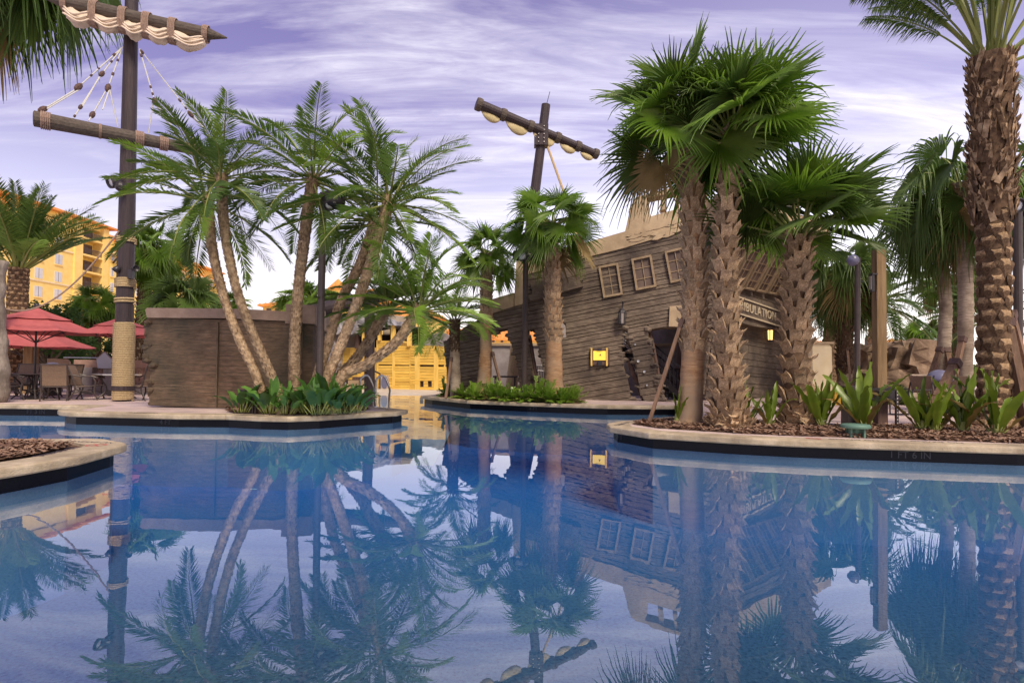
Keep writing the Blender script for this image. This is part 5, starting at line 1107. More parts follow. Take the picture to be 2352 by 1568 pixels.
for x0, x1, ye, yr, D in ((2055, 2120, 795, 775, 130), (2110, 2170, 800, 782, 120), (1840, 1960, 800, 780, 140)):
    a = P(x0, ye, D); b = P(x1, ye, D); mb = MB(); mb.box(((a.x + b.x) / 2, D + 6, a.z / 2), (b.x - a.x, 12, a.z)); mb.build('wall', [M_yellow], rv_); vhip(x0, x1, ye, yr, D, 12)
# ================================================================== VEGETATION
ELEV = [82, 62, 42, 22, 2, -22, -48]
_fc = {}
def frond_pin(e0, var, stiff, leaf, droopy=0.0, nl=58, wid=.0085, Lr=.235, s0=.17):
    """feather leaf of unit length along +X, bending down by its own weight"""
    key = ('pin', e0, var, stiff, leaf.name, droopy, nl, wid, Lr, s0)
    if key in _fc: return _fc[key]
    r = random.Random(hash((e0, var, stiff)) & 0xffff); mb = MB(); n = 14
    bend = rad((78 if e0 > 30 else 58) * (1 - stiff)) * r.uniform(.85, 1.2); tw = r.uniform(-.25, .25)
    pts, tans = [], []; p = V((0, 0, 0)); yaw = 0
    for i in range(n + 1):
        s = i / n; e = rad(e0) - bend * s ** 1.45; yaw = tw * s * s
        t = V((math.cos(e) * math.cos(yaw), math.cos(e) * math.sin(yaw), math.sin(e))); pts.append(p.copy()); tans.append(t); p = p + t / n
    mb.tube(pts, [.0105 * (1 - .85 * i / n) + .001 for i in range(n + 1)], 4, 1)
    for k in range(nl):
        s = s0 + (1 - s0) * (k + .5) / nl; b = lerps(pts, s); t = lerps(tans, s).normalized(); side = t.cross(V((0, 0, 1))); side = side.normalized() if side.length > .05 else V((0, 1, 0)); up = side.cross(t)
        prof = min(1, (s - s0 + .07) * 4.2) * (1 - .62 * max(0, (s - .45) / .55) ** 1.3)
        for sd in (-1, 1):
            l = Lr * prof * r.uniform(.82, 1.12); fwd = .42 + .55 * s + r.uniform(-.12, .12)
            d = (t * fwd + side * sd * (1 - .22 * s) + up * (.28 - .55 * droopy) * r.uniform(.3, 1.5)).normalized()
            m = b + d * l * .42; q = b + d * l - V((0, 0, 1)) * l * (.10 + .75 * droopy) * r.uniform(.4, 1.5)
            w = (t * .8 + up * .45 * sd).normalized() * wid * r.uniform(.8, 1.2)
            mb.add([b, m - w, q, m + w], [(0, 1, 2, 3)], 0)
    me = mb.mesh('frond', [leaf, M_petiole]); _fc[key] = me; return me
def frond_fan(e0, var, leaf, droop=1.0, pet=.85, ns=46, span=135, tipw=1.0):
    """fan leaf: petiole along +X then a pleated, half divided blade of unit radius"""
    key = ('fan', e0, var, leaf.name, droop, pet, ns, span)
    if key in _fc: return _fc[key]
    r = random.Random(hash((e0, var, ns)) & 0xffff); mb = MB(); n = 7; bend = rad(34) * r.uniform(.7, 1.3) * droop
    pts = []; p = V((0, 0, 0)); tw = r.uniform(-.3, .3)
    for i in range(n + 1):
        s = i / n; e = rad(e0) - bend * s ** 1.4; t = V((math.cos(e), math.sin(tw * s) * .4, math.sin(e))).normalized(); pts.append(p.copy()); p = p + t * pet / n
    mb.tube(pts, [.030 - .014 * i / n for i in range(n + 1)], 5, 1)
    h = pts[-1]; side = V((0, 1, 0)); side = (side - t * side.dot(t)).normalized(); roll = r.uniform(-1.0, 1.0)
    e2 = rad(e0) - bend - rad(18) * droop * r.uniform(.3, 1.3); t = V((math.cos(e2), t.y, math.sin(e2))).normalized(); side = (side - t * side.dot(t)).normalized(); up = side.cross(t) * -1
    if up.z < 0 and e0 < 75: up = -up
    side, up = side * math.cos(roll) + up * math.sin(roll), up * math.cos(roll) - side * math.sin(roll)
    dz = V((0, 0, -1)); da = rad(2 * span) / ns
    def pt(a, rr, lift, gr): 
        d = t * math.cos(a) + side * math.sin(a); cup = .22 * (1 - math.cos(a)) * rr
        return h + d * rr + up * (lift + cup) + dz * gr
    for k in range(ns):
        a = -rad(span) + da * (k + .5); L = (.80 + .24 * math.cos(a * .62)) * r.uniform(.92, 1.08); ja = r.uniform(-.35, .35) * da
        rows = [(.03, .5, 0), (.30, .5, 0), (.50, .46, 0), (.72, .25, ja), (.92, .12, ja * 1.6), (1.10, .03, ja * 2.4)]; vs = []
        gd = droop * r.uniform(.5, 1.6) * .42; kink = r.random() < .3
        for f, hw, j in rows:
            rr = L * f; g = gd * max(0, f - .42) ** 1.9 * (2.6 if kink and f > .7 else 1.25)
            pl_ = .022 * min(1, f * 3) * (1 if f < .6 else 2 * hw)
            sh = 1 - .30 * max(0, g)
            vs += [pt(a + j - da * hw, rr * sh, -pl_, g), pt(a + j, rr * sh, pl_, g * .98), pt(a + j + da * hw, rr * sh, -pl_, g)]
        mb.add(vs, [q for i in range(len(rows) - 1) for q in ((3 * i, 3 * i + 1, 3 * i + 4, 3 * i + 3), (3 * i + 1, 3 * i + 2, 3 * i + 5, 3 * i + 4))], 0)
    me = mb.mesh('frond', [leaf, M_petiole]); _fc[key] = me; return me
def boot_mesh(kind, mats):
    mb = MB()
    if kind == 'fan':       # broken, split leaf base flaring out and up
        mb.add([(-.01, -.5, -.5), (-.01, .5, -.5), (.26, -.42, .25), (.26, .42, .25), (.50, -.46, .62), (.46, -.10, .40), (.46, .10, .40), (.50, .46, .62), (.12, -.36, .30), (.12, .36, .30), (.34, -.1, .32), (.34, .1, .32)],
               [(0, 1, 3, 2), (2, 5, 4), (2, 3, 6, 5), (3, 7, 6), (8, 4, 5, 10), (9, 11, 6, 7), (8, 10, 11, 9), (0, 2, 4, 8), (1, 9, 7, 3), (10, 5, 6, 11)])
    else:                   # wide cut lozenge of a date palm
        mb.add([(0, 0, -.62), (-.0, -.62, .05), (0, .62, .05), (.22, -.30, .02), (.22, .30, .02), (.27, 0, .10), (.24, -.30, .20), (.24, .30, .20), (.0, -.40, .42), (.0, .40, .42), (.25, 0, .26)],
               [(0, 4, 3), (0, 3, 1), (0, 2, 4), (3, 4, 5), (1, 3, 6), (2, 7, 4), (1, 6, 8), (2, 9, 7)], 0)
        mb.add([(.22, -.30, .02), (.22, .30, .02), (.275, 0, .10), (.24, -.30, .20), (.24, .30, .20), (.25, 0, .27), (.0, -.40, .42), (.0, .40, .42)], [(0, 2, 3), (2, 5, 3), (2, 4, 5), (1, 4, 2), (3, 5, 7, 6), (5, 4, 7)], 1)
    return mb
_bm = {}
M_leaf_dry = mat('fan_leaf_dry', (.24, .17, .07), (.34, .25, .11), 3, .7, rv=.25, transl=.3)
TK = .84
def palm(name, label, path, rads, kind, R, n, elev=(84, -40), leaf=None, bark=None, boots=None, brange=(0, 1), bsize=(.16, .13), bootmat=None, group=None, cat='palm tree', seed=None, stiff=.15, droopy=0.0, base_z=0.0, cr=.12, fandroop=1.0, pet=.85, nl=58, extra=(), span=135, prod=1.0, trunkring=0, wid=.0085, Lr=.235, s0=.17, alt=None):
    seed = seed if seed is not None else abs(int(path[0][0] * 7 + path[-1][1])); r = random.Random(seed)
    pts = [P(*q) if len(q) == 3 else V(q[:3]) for q in path]; b = foot(path[0][0], path[0][2], base_z); pts[0] = V((b.x, b.y, base_z))
    t = thing(name, label, cat, pts[0], group); sp = spline(pts, 44)
    if trunkring: sp2 = [lerps(sp, i / 90) for i in range(91)]
    else: sp2 = sp
    m = len(sp2) - 1; rads = [q * TK for q in rads]; rr = [lerps(rads, i / m) * (1 + (trunkring if i % 2 else -trunkring) + r.uniform(-.03, .03)) for i in range(m + 1)]
    mb = MB(); mb.tube(sp2, rr, 18, jit=.05, rng=r); mb.build('trunk', [bark or M_bark], t, True)
    length = sum((sp[i + 1] - sp[i]).length for i in range(44)); top = sp[-1]; axis = (sp[-1] - sp[-4]).normalized()
    if boots:
        bw, bh = bsize; bmt = bootmat or M_boot; obj = boots[1] == 'obj'; key = (boots[0], bmt.name); 
        if key not in _bm: _bm[key] = boot_mesh(boots[0], None).mesh('leaf_base', [bmt, M_cut])
        proto = boot_mesh(boots[0], None); join = MB(); s = brange[0]; row = 0; c = 0
        while s < brange[1]:
            q = lerps(sp, s); q2 = lerps(sp, min(1, s + .02)); ax = (q2 - lerps(sp, max(0, s - .02))).normalized(); rad_ = lerps(rads, s); x, y = frame_of(ax, V((0, 1, 0)))
            k = max(5, round(2 * math.pi * rad_ / (bw * .92)))
            for j in range(k):
                a = 2 * math.pi * (j + .5 * (row % 2)) / k + r.uniform(-.08, .08); o = x * math.cos(a) + y * math.sin(a); tn = ax.cross(o); pos = q + o * (rad_ * .96) + ax * r.uniform(-.02, .02)
                sc3 = (bw * prod * r.uniform(.75, 1.3), bw * r.uniform(.9, 1.12) * (.80 if boots[0] == 'date' else 1), bh * 1.5 * r.uniform(.85, 1.2)); lean = r.uniform(-.18, .18)
                M = Matrix(((o.x, tn.x, ax.x, pos.x), (o.y, tn.y, ax.y, pos.y), (o.z, tn.z, ax.z, pos.z), (0, 0, 0, 1))) @ Matrix.Rotation(lean, 4, 'X') @ Matrix.Diagonal((*sc3, 1))
                if obj and c < 295: put(_bm[key], 'leaf_base', t, M); c += 1
                else:
                    bse = len(join.v); join.v += [tuple(M @ V(v)) for v in proto.v]; join.f += [tuple(bse + i for i in f) for f in proto.f]; join.m += proto.m
            s += bh / length * r.uniform(.92, 1.08); row += 1
        if join.v:
            o = join.build('leaf_bases', [bmt, M_cut], t)
            if obj: o['kind'] = 'stuff'
    ga = 2.399963; a0 = r.uniform(0, 6.28); fr = [(a0 + i * ga + r.uniform(-.25, .25), elev[0] + (elev[1] - elev[0]) * ((i + .5) / n) ** .85 + r.uniform(-8, 8), r.uniform(.86, 1.1), 0) for i in range(n)] + [(*e, 1) for e in extra]
    for az, el, s, ex in fr:
        e0 = min(ELEV, key=lambda x: abs(x - el)); v = r.randrange(3)
        lf_ = alt if alt and r.random() < .35 else leaf
        if kind == 'fan' and el < -12 and r.random() < .5: lf_ = M_leaf_dry if r.random() < .4 else M_leaf_fan2
        if kind == 'pin': me = frond_pin(e0, v, stiff, lf_ or M_leaf_date, droopy, nl, wid, Lr, s0)
        else: me = frond_fan(e0, v, lf_ or M_leaf_fan, fandroop, pet, span=span)
        tilt = Matrix.Rotation(0, 4, 'X')
        d = V((math.cos(az), math.sin(az), 0)); pos = top + d * cr * (.6 if el > 50 else 1) - axis * max(0, (40 - el)) / 90 * cr * 2.2
        k = R * s; M = Matrix.Translation(pos) @ Matrix.Rotation(az, 4, 'Z') @ Matrix.Rotation(r.uniform(-.12, .12), 4, 'X') @ Matrix.Diagonal((k, k, k, 1))
        put(me, 'frond', t, M)
    return t
GC = 'leaning feather palms in the middle bed'
DC = 12.6
mid = [
 ('feather palm with the leftmost leaning trunk in the middle bed', [(604, 925, DC), (594, 875, DC), (551, 782, DC + .1), (512, 675, DC + .2), (486, 560, DC + .3), (476, 452, DC + .4)], 2.05, 25, [.14, .11, .10, .10, .115, .135]),
 ('tall feather palm with curved trunk crossing the top of the plank wall', [(648, 928, DC - .3), (632, 885, DC - .2), (578, 760, DC), (541, 655, DC), (515, 520, DC), (508, 402, DC)], 1.95, 24, [.14, .11, .10, .10, .115, .135]),
 ('upright straight feather palm in the middle of the cluster', [(678, 930, DC), (676, 880, DC), (677, 780, DC), (686, 660, DC), (704, 510, DC), (720, 402, DC)], 1.95, 25, [.15, .13, .125, .125, .135, .145]),
 ('right leaning feather palm just behind the round head lamp post', [(722, 930, DC + .5), (728, 870, DC + .5), (756, 782, DC + .5), (784, 690, DC + .5), (826, 610, DC + .4), (866, 500, DC + .2)], 1.9, 23, [.14, .12, .115, .115, .12, .14]),
 ('tallest right leaning feather palm with wide crown over the plank fort', [(742, 932, DC), (748, 880, DC), (782, 795, DC), (822, 690, DC), (856, 590, DC), (896, 455, DC)], 2.1, 26, [.145, .125, .12, .12, .13, .145]),
]
for i, (lb, path, R, n, rr) in enumerate(mid):
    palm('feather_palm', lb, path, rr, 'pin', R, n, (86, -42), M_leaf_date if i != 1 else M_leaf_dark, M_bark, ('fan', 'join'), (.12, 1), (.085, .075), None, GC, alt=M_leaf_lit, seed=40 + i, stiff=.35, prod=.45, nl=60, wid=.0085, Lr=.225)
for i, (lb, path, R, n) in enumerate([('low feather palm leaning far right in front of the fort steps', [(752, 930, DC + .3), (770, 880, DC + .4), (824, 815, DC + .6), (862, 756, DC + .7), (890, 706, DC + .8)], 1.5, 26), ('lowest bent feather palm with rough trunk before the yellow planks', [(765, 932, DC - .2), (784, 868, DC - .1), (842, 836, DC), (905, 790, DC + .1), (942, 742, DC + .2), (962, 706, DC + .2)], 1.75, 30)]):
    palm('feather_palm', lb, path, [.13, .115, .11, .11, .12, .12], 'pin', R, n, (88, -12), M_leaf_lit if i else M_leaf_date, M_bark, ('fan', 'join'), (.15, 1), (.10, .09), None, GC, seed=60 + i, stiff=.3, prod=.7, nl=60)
GI = 'palms on the far planting island'
palm('feather_palm', 'short bright green feather palm beside the yellow planks', [(1047, 905, 20), (1046, 850, 20), (1044, 780, 20), (1045, 735, 20)], [.24, .20, .19, .2], 'pin', 1.75, 26, (84, -20), M_leaf_lit, M_bark_grey, ('fan', 'join'), (.55, 1), (.13, .11), M_bootdk, GI, seed=71, prod=.6)
palm('fan_palm', 'slim fan palm with a skirt of leaf stubs on the far island', [(1106, 912, 19.6), (1114, 850, 19.6), (1117, 700, 19.5), (1119, 585, 19.4)], [.34, .26, .21, .18], 'fan', .66, 20, (86, -42), M_leaf_fan, M_bark_red, ('fan', 'obj'), (.58, 1), (.16, .15), None, GI, seed=72, fandroop=.75, pet=.95)
palm('fan_palm', 'taller fan palm before the wreck with a smooth red lower trunk', [(1270, 925, 18.2), (1272, 860, 18.2), (1270, 700, 18.2), (1267, 518, 18.2)], [.42, .32, .27, .22], 'fan', .88, 22, (86, -42), M_leaf_fan, M_bark_red, ('fan', 'obj'), (.52, 1), (.19, .17), None, GI, seed=73, fandroop=.7, pet=.95)
GF = 'large fan palms on the right island'
palm('fan_palm', 'large fan palm with smooth pale lower trunk left of the trio', [(1582, 980, 10.7), (1584, 960, 10.7), (1593, 760, 10.7), (1594, 560, 10.7), (1578, 290, 10.7)], [.38, .27, .225, .20, .17], 'fan', .94, 25, (88, -36), M_leaf_fan, M_bark_red, ('fan', 'obj'), (.46, 1), (.19, .16), M_boot, GF, alt=M_leaf_fan2, seed=81, fandroop=.55, pet=.80, prod=1.25)
palm('fan_palm', 'large fan palm clad in rough leaf stubs in the middle of the trio', [(1678, 990, 10.2), (1675, 960, 10.2), (1669, 760, 10.2), (1666, 560, 10.2), (1682, 310, 10.2)], [.46, .32, .19, .165, .14], 'fan', .92, 22, (88, 6), M_leaf_fan, M_bootdk, ('fan', 'obj'), (.06, 1), (.20, .155), M_boot, GF, alt=M_leaf_fan2, seed=82, fandroop=.55, pet=.75, prod=1.35)
palm('fan_palm', 'shorter fan palm with thick stubbed trunk right of the trio', [(1838, 985, 10.6), (1834, 960, 10.6), (1828, 780, 10.6), (1830, 660, 10.6), (1836, 545, 10.6)], [.42, .31, .23, .21, .17], 'fan', .98, 22, (88, 12), M_leaf_fan, M_bootdk, ('fan', 'obj'), (.06, 1), (.21, .16), M_boot, GF, alt=M_leaf_fan2, seed=89, fandroop=.42, pet=.85, prod=1.35)
GR = 'background palms on the right'
palm('fan_palm', 'ringed fan palm with hanging leaves left of the pair by the big palm', [(2166, 900, 16.5), (2166, 840, 16.5), (2172, 700, 16.5), (2158, 560, 16.5), (2150, 490, 16.5)], [.23, .20, .19, .18, .20], 'fan', 1.05, 20, (78, -50), M_leaf_fan2, M_bark_grey, ('fan', 'join'), (.86, 1), (.18, .14), None, GR, seed=91, fandroop=2.0, pet=.75, trunkring=.03)
palm('fan_palm', 'ringed fan palm touching the left side of the big date palm', [(2216, 900, 15.5), (2216, 870, 15.5), (2218, 700, 15.5), (2214, 540, 15.5), (2208, 420, 15.5)], [.23, .215, .21, .20, .22], 'fan', 1.05, 20, (80, -50), M_leaf_fan2, M_bark_grey, ('fan', 'join'), (.78, 1), (.20, .15), None, GR, seed=92, fandroop=1.9, pet=.8, trunkring=.035)
palm('fan_palm', 'distant shaggy fan palm right of the cream wall', [(1940, 880, 21), (1940, 800, 21), (1942, 620, 21)], [.30, .27, .24], 'fan', 1.05, 26, (70, -70), M_leaf_fan2, M_bark, ('fan', 'join'), (.3, 1), (.2, .16), M_bootdk, GR, seed=93, fandroop=1.6)
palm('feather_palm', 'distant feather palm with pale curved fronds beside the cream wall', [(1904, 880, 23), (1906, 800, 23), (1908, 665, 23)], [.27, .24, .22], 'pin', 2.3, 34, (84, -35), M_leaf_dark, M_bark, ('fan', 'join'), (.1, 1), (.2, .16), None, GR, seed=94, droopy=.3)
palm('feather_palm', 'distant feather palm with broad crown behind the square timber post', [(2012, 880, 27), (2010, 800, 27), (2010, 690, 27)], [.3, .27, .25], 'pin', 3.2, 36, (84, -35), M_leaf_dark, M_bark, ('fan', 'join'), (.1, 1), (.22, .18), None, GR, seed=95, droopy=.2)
palm('fan_palm', 'small distant fan palm above the tall rounded boulder', [(2128, 860, 34), (2128, 775, 34)], [.25, .2], 'fan', .95, 16, (80, -10), M_leaf_fan, M_bark, None, group=GR, seed=96, pet=.6)
palm('fan_palm', 'distant fan palm glimpsed between the two ringed palms', [(2186, 870, 30), (2186, 650, 30)], [.3, .22], 'fan', 1.0, 22, (84, -50), M_leaf_fan, M_bark, ('fan', 'join'), (.2, 1), (.2, .17), M_bootdk, GR, seed=97)
palm('fan_palm', 'leafy fan palm standing behind the lamp post at the right edge', [(2395, 900, 16), (2390, 420, 16)], [.3, .25], 'fan', 1.05, 26, (70, -65), M_leaf_fan2, M_bark, None, group=GR, seed=98, fandroop=1.8)
palm('feather_palm', 'distant feather palm low behind the big date palm', [(2262, 880, 27), (2262, 730, 27)], [.28, .25], 'pin', 2.6, 28, (84, -30), M_leaf_dark, M_bark, ('fan', 'join'), (.1, 1), (.22, .18), None, GR, seed=99, droopy=.2)
big = palm('date_palm', 'huge date palm with diamond patterned trunk at the right edge', [(2286, 985, 10.6), (2286, 940, 10.6), (2284, 700, 10.6), (2280, 440, 10.6), (2276, 130, 10.6)], [.45, .31, .275, .285, .37], 'pin', 3.3, 22, (89, 70), M_leaf_date, M_bootdk, ('date', 'obj'), (.05, .74), (.26, .19), M_bootdk, 'date palms', seed=101, stiff=.45, droopy=.6, prod=.75, nl=70, cr=.3, extra=[(3.0, 42, .62), (2.7, 62, .85), (3.25, 62, .9), (2.95, 62, .78), (3.5, 62, 1.0), (.25, 42, .95), (-.5, 42, .9), (.8, 22, .9), (-.1, 22, .85), (4.4, 62, .9)], Lr=.22, s0=.34, wid=.006)
mb = MB(); r = random.Random(5); sp = spline([P(2284, 700, 10.6), P(2280, 440, 10.6), P(2276, 130, 10.6)], 20); pro = boot_mesh('fan', None)
for s in [x * .017 for x in range(24, 58)]:
    q = lerps(sp, s)
    for j in range(11):
        a = r.uniform(0, 6.28); o = V((math.cos(a), math.sin(a), 0)); tn = V((0, 0, 1)).cross(o); ps = q + o * .305; M = Matrix(((o.x, tn.x, 0, ps.x), (o.y, tn.y, 0, ps.y), (0, 0, 1, ps.z), (0, 0, 0, 1))) @ Matrix.Rotation(r.uniform(-.5, .5), 4, 'X') @ Matrix.Diagonal((.16 * r.uniform(.5, 1.5), .10, .30 * r.uniform(.7, 1.4), 1)); b = len(mb.v); mb.v += [tuple(M @ V(v)) for v in pro.v]; mb.f += [tuple(b + i for i in f) for f in pro.f]; mb.m += [r.choice((0, 0, 1)) for _ in pro.f]
mb.build('fibre_mat', [M_bootdk, M_boot], big)['kind'] = 'stuff'
# left side
GL_ = 'palms around the left terrace'
palm('date_palm', 'date palm with full dark crown at the left edge before the hotel', [(34, 890, 22), (36, 830, 22), (40, 700, 22), (44, 615, 22)], [.52, .40, .38, .36], 'pin', 3.3, 36, (89, 30), M_leaf_date, M_bootdk, ('date', 'join'), (.1, 1), (.24, .17), M_bootdk, 'date palms', seed=111, stiff=.6, prod=.5, nl=64, cr=.25)
palm('fan_palm', 'small fan palm between the two visible red parasols', [(216, 890, 31), (218, 800, 31), (222, 700, 31)], [.34, .28, .22], 'fan', .85, 20, (86, -45), M_leaf_fan, M_bark, ('fan', 'join'), (.2, 1), (.2, .17), M_bootdk, GL_, seed=112, pet=.7)
palm('fan_palm', 'tall fan palm directly behind the rope wrapped mast', [(325, 890, 30), (326, 760, 30), (334, 650, 30), (336, 585, 30)], [.40, .36, .32, .26], 'fan', .95, 20, (86, -45), M_leaf_fan, M_bark, ('fan', 'join'), (.15, 1), (.22, .18), M_bootdk, GL_, seed=113, pet=.8)
palm('fan_palm', 'shaggy fan palm right of the mast with brown stubbed trunk', [(366, 890, 32), (367, 700, 32), (371, 578, 32)], [.36, .33, .26], 'fan', 1.0, 20, (86, -45), M_leaf_fan, M_bark, ('fan', 'join'), (.2, 1), (.22, .18), M_bootdk, GL_, seed=114, pet=.9)
palm('fan_palm', 'low bright fan palm peeking over the plank wall', [(421, 890, 29), (421, 700, 29)], [.34, .24], 'fan', 1.15, 26, (86, -20), M_leaf_fan2, M_bark, None, group=GL_, seed=115, pet=.75)
palm('fan_palm', 'distant fan palm above the plank wall before the villa', [(692, 880, 48), (692, 700, 48)], [.3, .24], 'fan', 1.3, 24, (86, -50), M_leaf_fan, M_bark, None, group=GL_, seed=116, pet=.8)
palm('fan_palm', 'distant fan palm peeking between leaning trunks over the wall', [(528, 880, 52), (528, 708, 52)], [.3, .24], 'fan', 1.2, 20, (86, -30), M_leaf_fan, M_bark, None, group=GL_, seed=117, pet=.8)
palm('fan_palm', 'dark fan palm overhanging the top left corner behind the upper yard', [(-190, 900, 19), (-180, 500, 19), (-130, 120, 19), (20, -170, 19)], [.36, .32, .3, .28], 'fan', 2.2, 26, (80, -50), M_leaf_dark, M_bark, ('fan', 'join'), (.5, 1), (.2, .16), M_bootdk, GL_, seed=118, span=120, pet=.9, fandroop=1.2)
palm('fan_palm', 'slim dark palm trunk behind the gap right of the plank wall', [(722, 890, 24), (720, 800, 24), (722, 690, 24)], [.2, .18, .16], 'fan', .75, 18, (86, -50), M_leaf_fan, M_bark, ('fan', 'join'), (.1, 1), (.16, .14), M_bootdk, GL_, seed=119, pet=.7)
# hidden support braces of the newly planted palms
GBR = 'timber braces propping the palms'
def brace(p0, D0, p1, D1, label, w=.075):
    a, b = foot(p0[0], D0, .02), P(*p1, D1); o = thing('palm_brace', label, 'brace', a, GBR); mb = MB(); mb.bar(a, b, w, w * .9); mb.build('brace_pole', [M_brace], o)
    mb = MB(); d = (b - a).normalized(); mb.bar(b - d * .12, b + d * .02, w * 1.35, w * 1.2); mb.build('cleat', [M_darkwood], o)
brace((1490, 968), 10.9, (1567, 735), 10.6, 'long dark timber brace leaning on the leftmost large fan palm', .065)
brace((1024, 905), 19.3, (1037, 822), 19.8, 'short brace leaning left of the short bright feather palm'); brace((1160, 910), 18.8, (1131, 810), 19.4, 'brace leaning right of the slim fan palm')
brace((2110, 905), 15.9, (2160, 800), 16.3, 'brace left of the ringed palm by the tall boulder', .12); brace((2200, 905), 15.9, (2174, 800), 16.4, 'brace right of the first ringed palm', .12)
brace((2172, 900), 15, (2212, 775), 15.3, 'brace left of the ringed palm touching the big date palm', .12)
brace((2362, 945), 10.2, (2310, 735), 10.5, 'heavy dark brace leaning right of the big date palm', .15); brace((2385, 925), 12, (2318, 720), 10.9, 'second dark brace behind the one right of the big date palm', .15)
brace((2118, 990), 10.7, (2196, 830), 11.2, 'dark brace foot among the strap leaf plants', .13)
brace((1958, 910), 19.5, (1946, 800), 20.8, 'thin brace right of the distant shaggy fan palm'); brace((1984, 905), 19, (2016, 796), 19.8, 'thin pale brace left of the timber post')
brace((2036, 905), 19, (2014, 800), 19.9, 'thin pale brace right of the timber post')
# ------------------------------------------------ broad-leaved clumps
def leaf_mesh(mats, L=1.0, w=.11, pet=.4, bend=.5, fold=.35, seed=0, nb=7, e0=80, tipdroop=0):
    r = random.Random(seed); mb = MB(); n = nb + 3; p = V((0, 0, 0)); pts = []; tn = []
    for i in range(n + 1):
        s = i / n; e = rad(e0) - bend * s ** 2 - tipdroop * max(0, s - .7) * 4; t = V((math.cos(e), 0, math.sin(e))); pts.append(p.copy()); tn.append(t); p = p + t * L / n
    k = int(n * pet); mb.tube(pts[:k + 2], [.012 * L + .004] * (k + 1) + [.008], 5, len(mats) - 1)
    vs = []; fs = []
    for i in range(k, n + 1):
        s = (i - k) / (n - k); hw = w * L * (math.sin(math.pi * min(.97, max(.03, s ** .8))) ** .75); up = V((-tn[i].z, 0, tn[i].x)); wave = .02 * L * math.sin(i * 2.1 + seed)
        vs += [pts[i] + V((0, -hw, 0)) + up * (hw * fold + wave), pts[i], pts[i] + V((0, hw, 0)) + up * (hw * fold - wave)]
    for i in range(n - k): fs += [(3 * i, 3 * i + 1, 3 * i + 4, 3 * i + 3), (3 * i + 1, 3 * i + 2, 3 * i + 5, 3 * i + 4)]
    mb.add(vs, fs, 0); return mb.mesh('leaf', mats, True)
bird = [leaf_mesh([M_bird, M_petiole], 1, w_, pt_, b, .4, i, e0=e) for i, (b, e, w_, pt_) in enumerate(((.30, 86, .105, .42), (.7, 74, .12, .36), (1.1, 62, .11, .30), (.6, 50, .13, .34), (1.3, 58, .12, .25)))]
def clump(name, label, cat, p, leaves, n, h, group, seed, spread=.14, tilt=0, mn=.55):
    r = random.Random(seed); t = thing(name, label, cat, p, group)
    for i in range(n):
        a = i * 2.4 + r.uniform(-.4, .4); k = h * r.uniform(mn, 1.08); f = i / n; me = leaves[min(len(leaves) - 1, int(f * len(leaves)))]
        d = V((math.cos(a), math.sin(a), 0)) * spread * math.sqrt(f) * r.uniform(.5, 1.2)
        put(me, 'leaf', t, Matrix.Translation(V(p) + d) @ Matrix.Rotation(a, 4, 'Z') @ Matrix.Rotation(r.uniform(-.3, .3) + tilt, 4, 'X') @ Matrix.Diagonal((k, k, k, 1)))
    return t
BP = [(556, 12.3, .72, 'leftmost leafy clump of the middle bed against the plank wall', 14), (622, 12.1, .80, 'leafy clump at the foot of the two left leaning trunks', 16), (660, 12.0, .66, 'leafy clump in front of the straight upright trunk', 15), (700, 12.3, .78, 'leafy clump between the straight trunk and the lamp post', 17), (731, 12.0, .86, 'tall leafy clump before the round head lamp post', 18), (757, 12.2, .92, 'tallest leafy clump at the foot of the right leaning trunks', 18), (784, 12.3, .74, 'leafy clump left of the pool ladder bed corner', 16), (806, 12.5, .70, 'leafy clump one before the last towards the pool ladder', 15), (821, 12.8, .56, 'rightmost leafy clump beside the pool ladder', 14), (716, 13.2, .95, 'leafy clump at the back of the bed behind the lamp post', 14), (771, 13.2, .95, 'leafy clump at the back of the bed behind the bent trunks', 14), (640, 13.0, .7, 'leafy clump behind the two left leaning trunks', 12), (675, 12.9, .5, 'low leafy clump behind the straight trunk', 10)]
for i, (px, D, h, lb, n) in enumerate(BP): clump('broad_leaf_plant', lb, 'plant', foot(px, D, .04), bird, n, h, 'broad leaved clumps in the middle bed', 200 + i, .18)
cr_ = [leaf_mesh([m, M_petiole], 1.08, .070, .12, b, .5, 20 + i, e0=e, nb=9, tipdroop=td) for i, (b, e, td, m) in enumerate(((.12, 86, 0, M_crinum), (.25, 76, 0, M_crinum), (.4, 66, .2, M_crinum), (.3, 60, .9, M_crinum), (.6, 50, .3, M_crinred)))]
CR = [(1886, 960, 1.02, 'upright strap leaf plant right of the stubbed fan palm', 9, 10.2), (1987, 987, 1.10, 'large strap leaf plant before the timber post and rack', 11, 9.7), (2118, 988, 1.05, 'strap leaf plant with bronze tinged leaves right of the rack', 10, 9.7), (2146, 988, .85, 'drooping strap leaf plant with bent yellowish leaves', 9, 9.6), (2212, 992, 1.12, 'tall strap leaf plant left of the big palm base', 11, 9.5), (2288, 1000, 1.10, 'strap leaf plant directly before the big palm trunk', 11, 9.2), (1716, 985, .85, 'strap leaf plant right of the middle stubbed trunk', 7, 10.2), (1768, 985, .85, 'strap leaf plant left of the shorter stubbed palm', 8, 10.3), (1556, 975, .70, 'narrow strap leaf plant left of the smooth palm trunk', 4, 10.7)]
for i, (px, py, h, lb, n, D) in enumerate(CR):
    t = clump('strap_leaf_plant', lb, 'plant', foot(px, D, .05), cr_, n, h * .9, 'strap leaf plants on the right island', 300 + i, .05, mn=.7)
    mb = MB(); c = foot(px, D, .03); mb.tube([c, c + V((0, 0, .10)), c + V((0, 0, .2))], [.06, .055, .035], 8); mb.build('stem', [M_petiole], t)
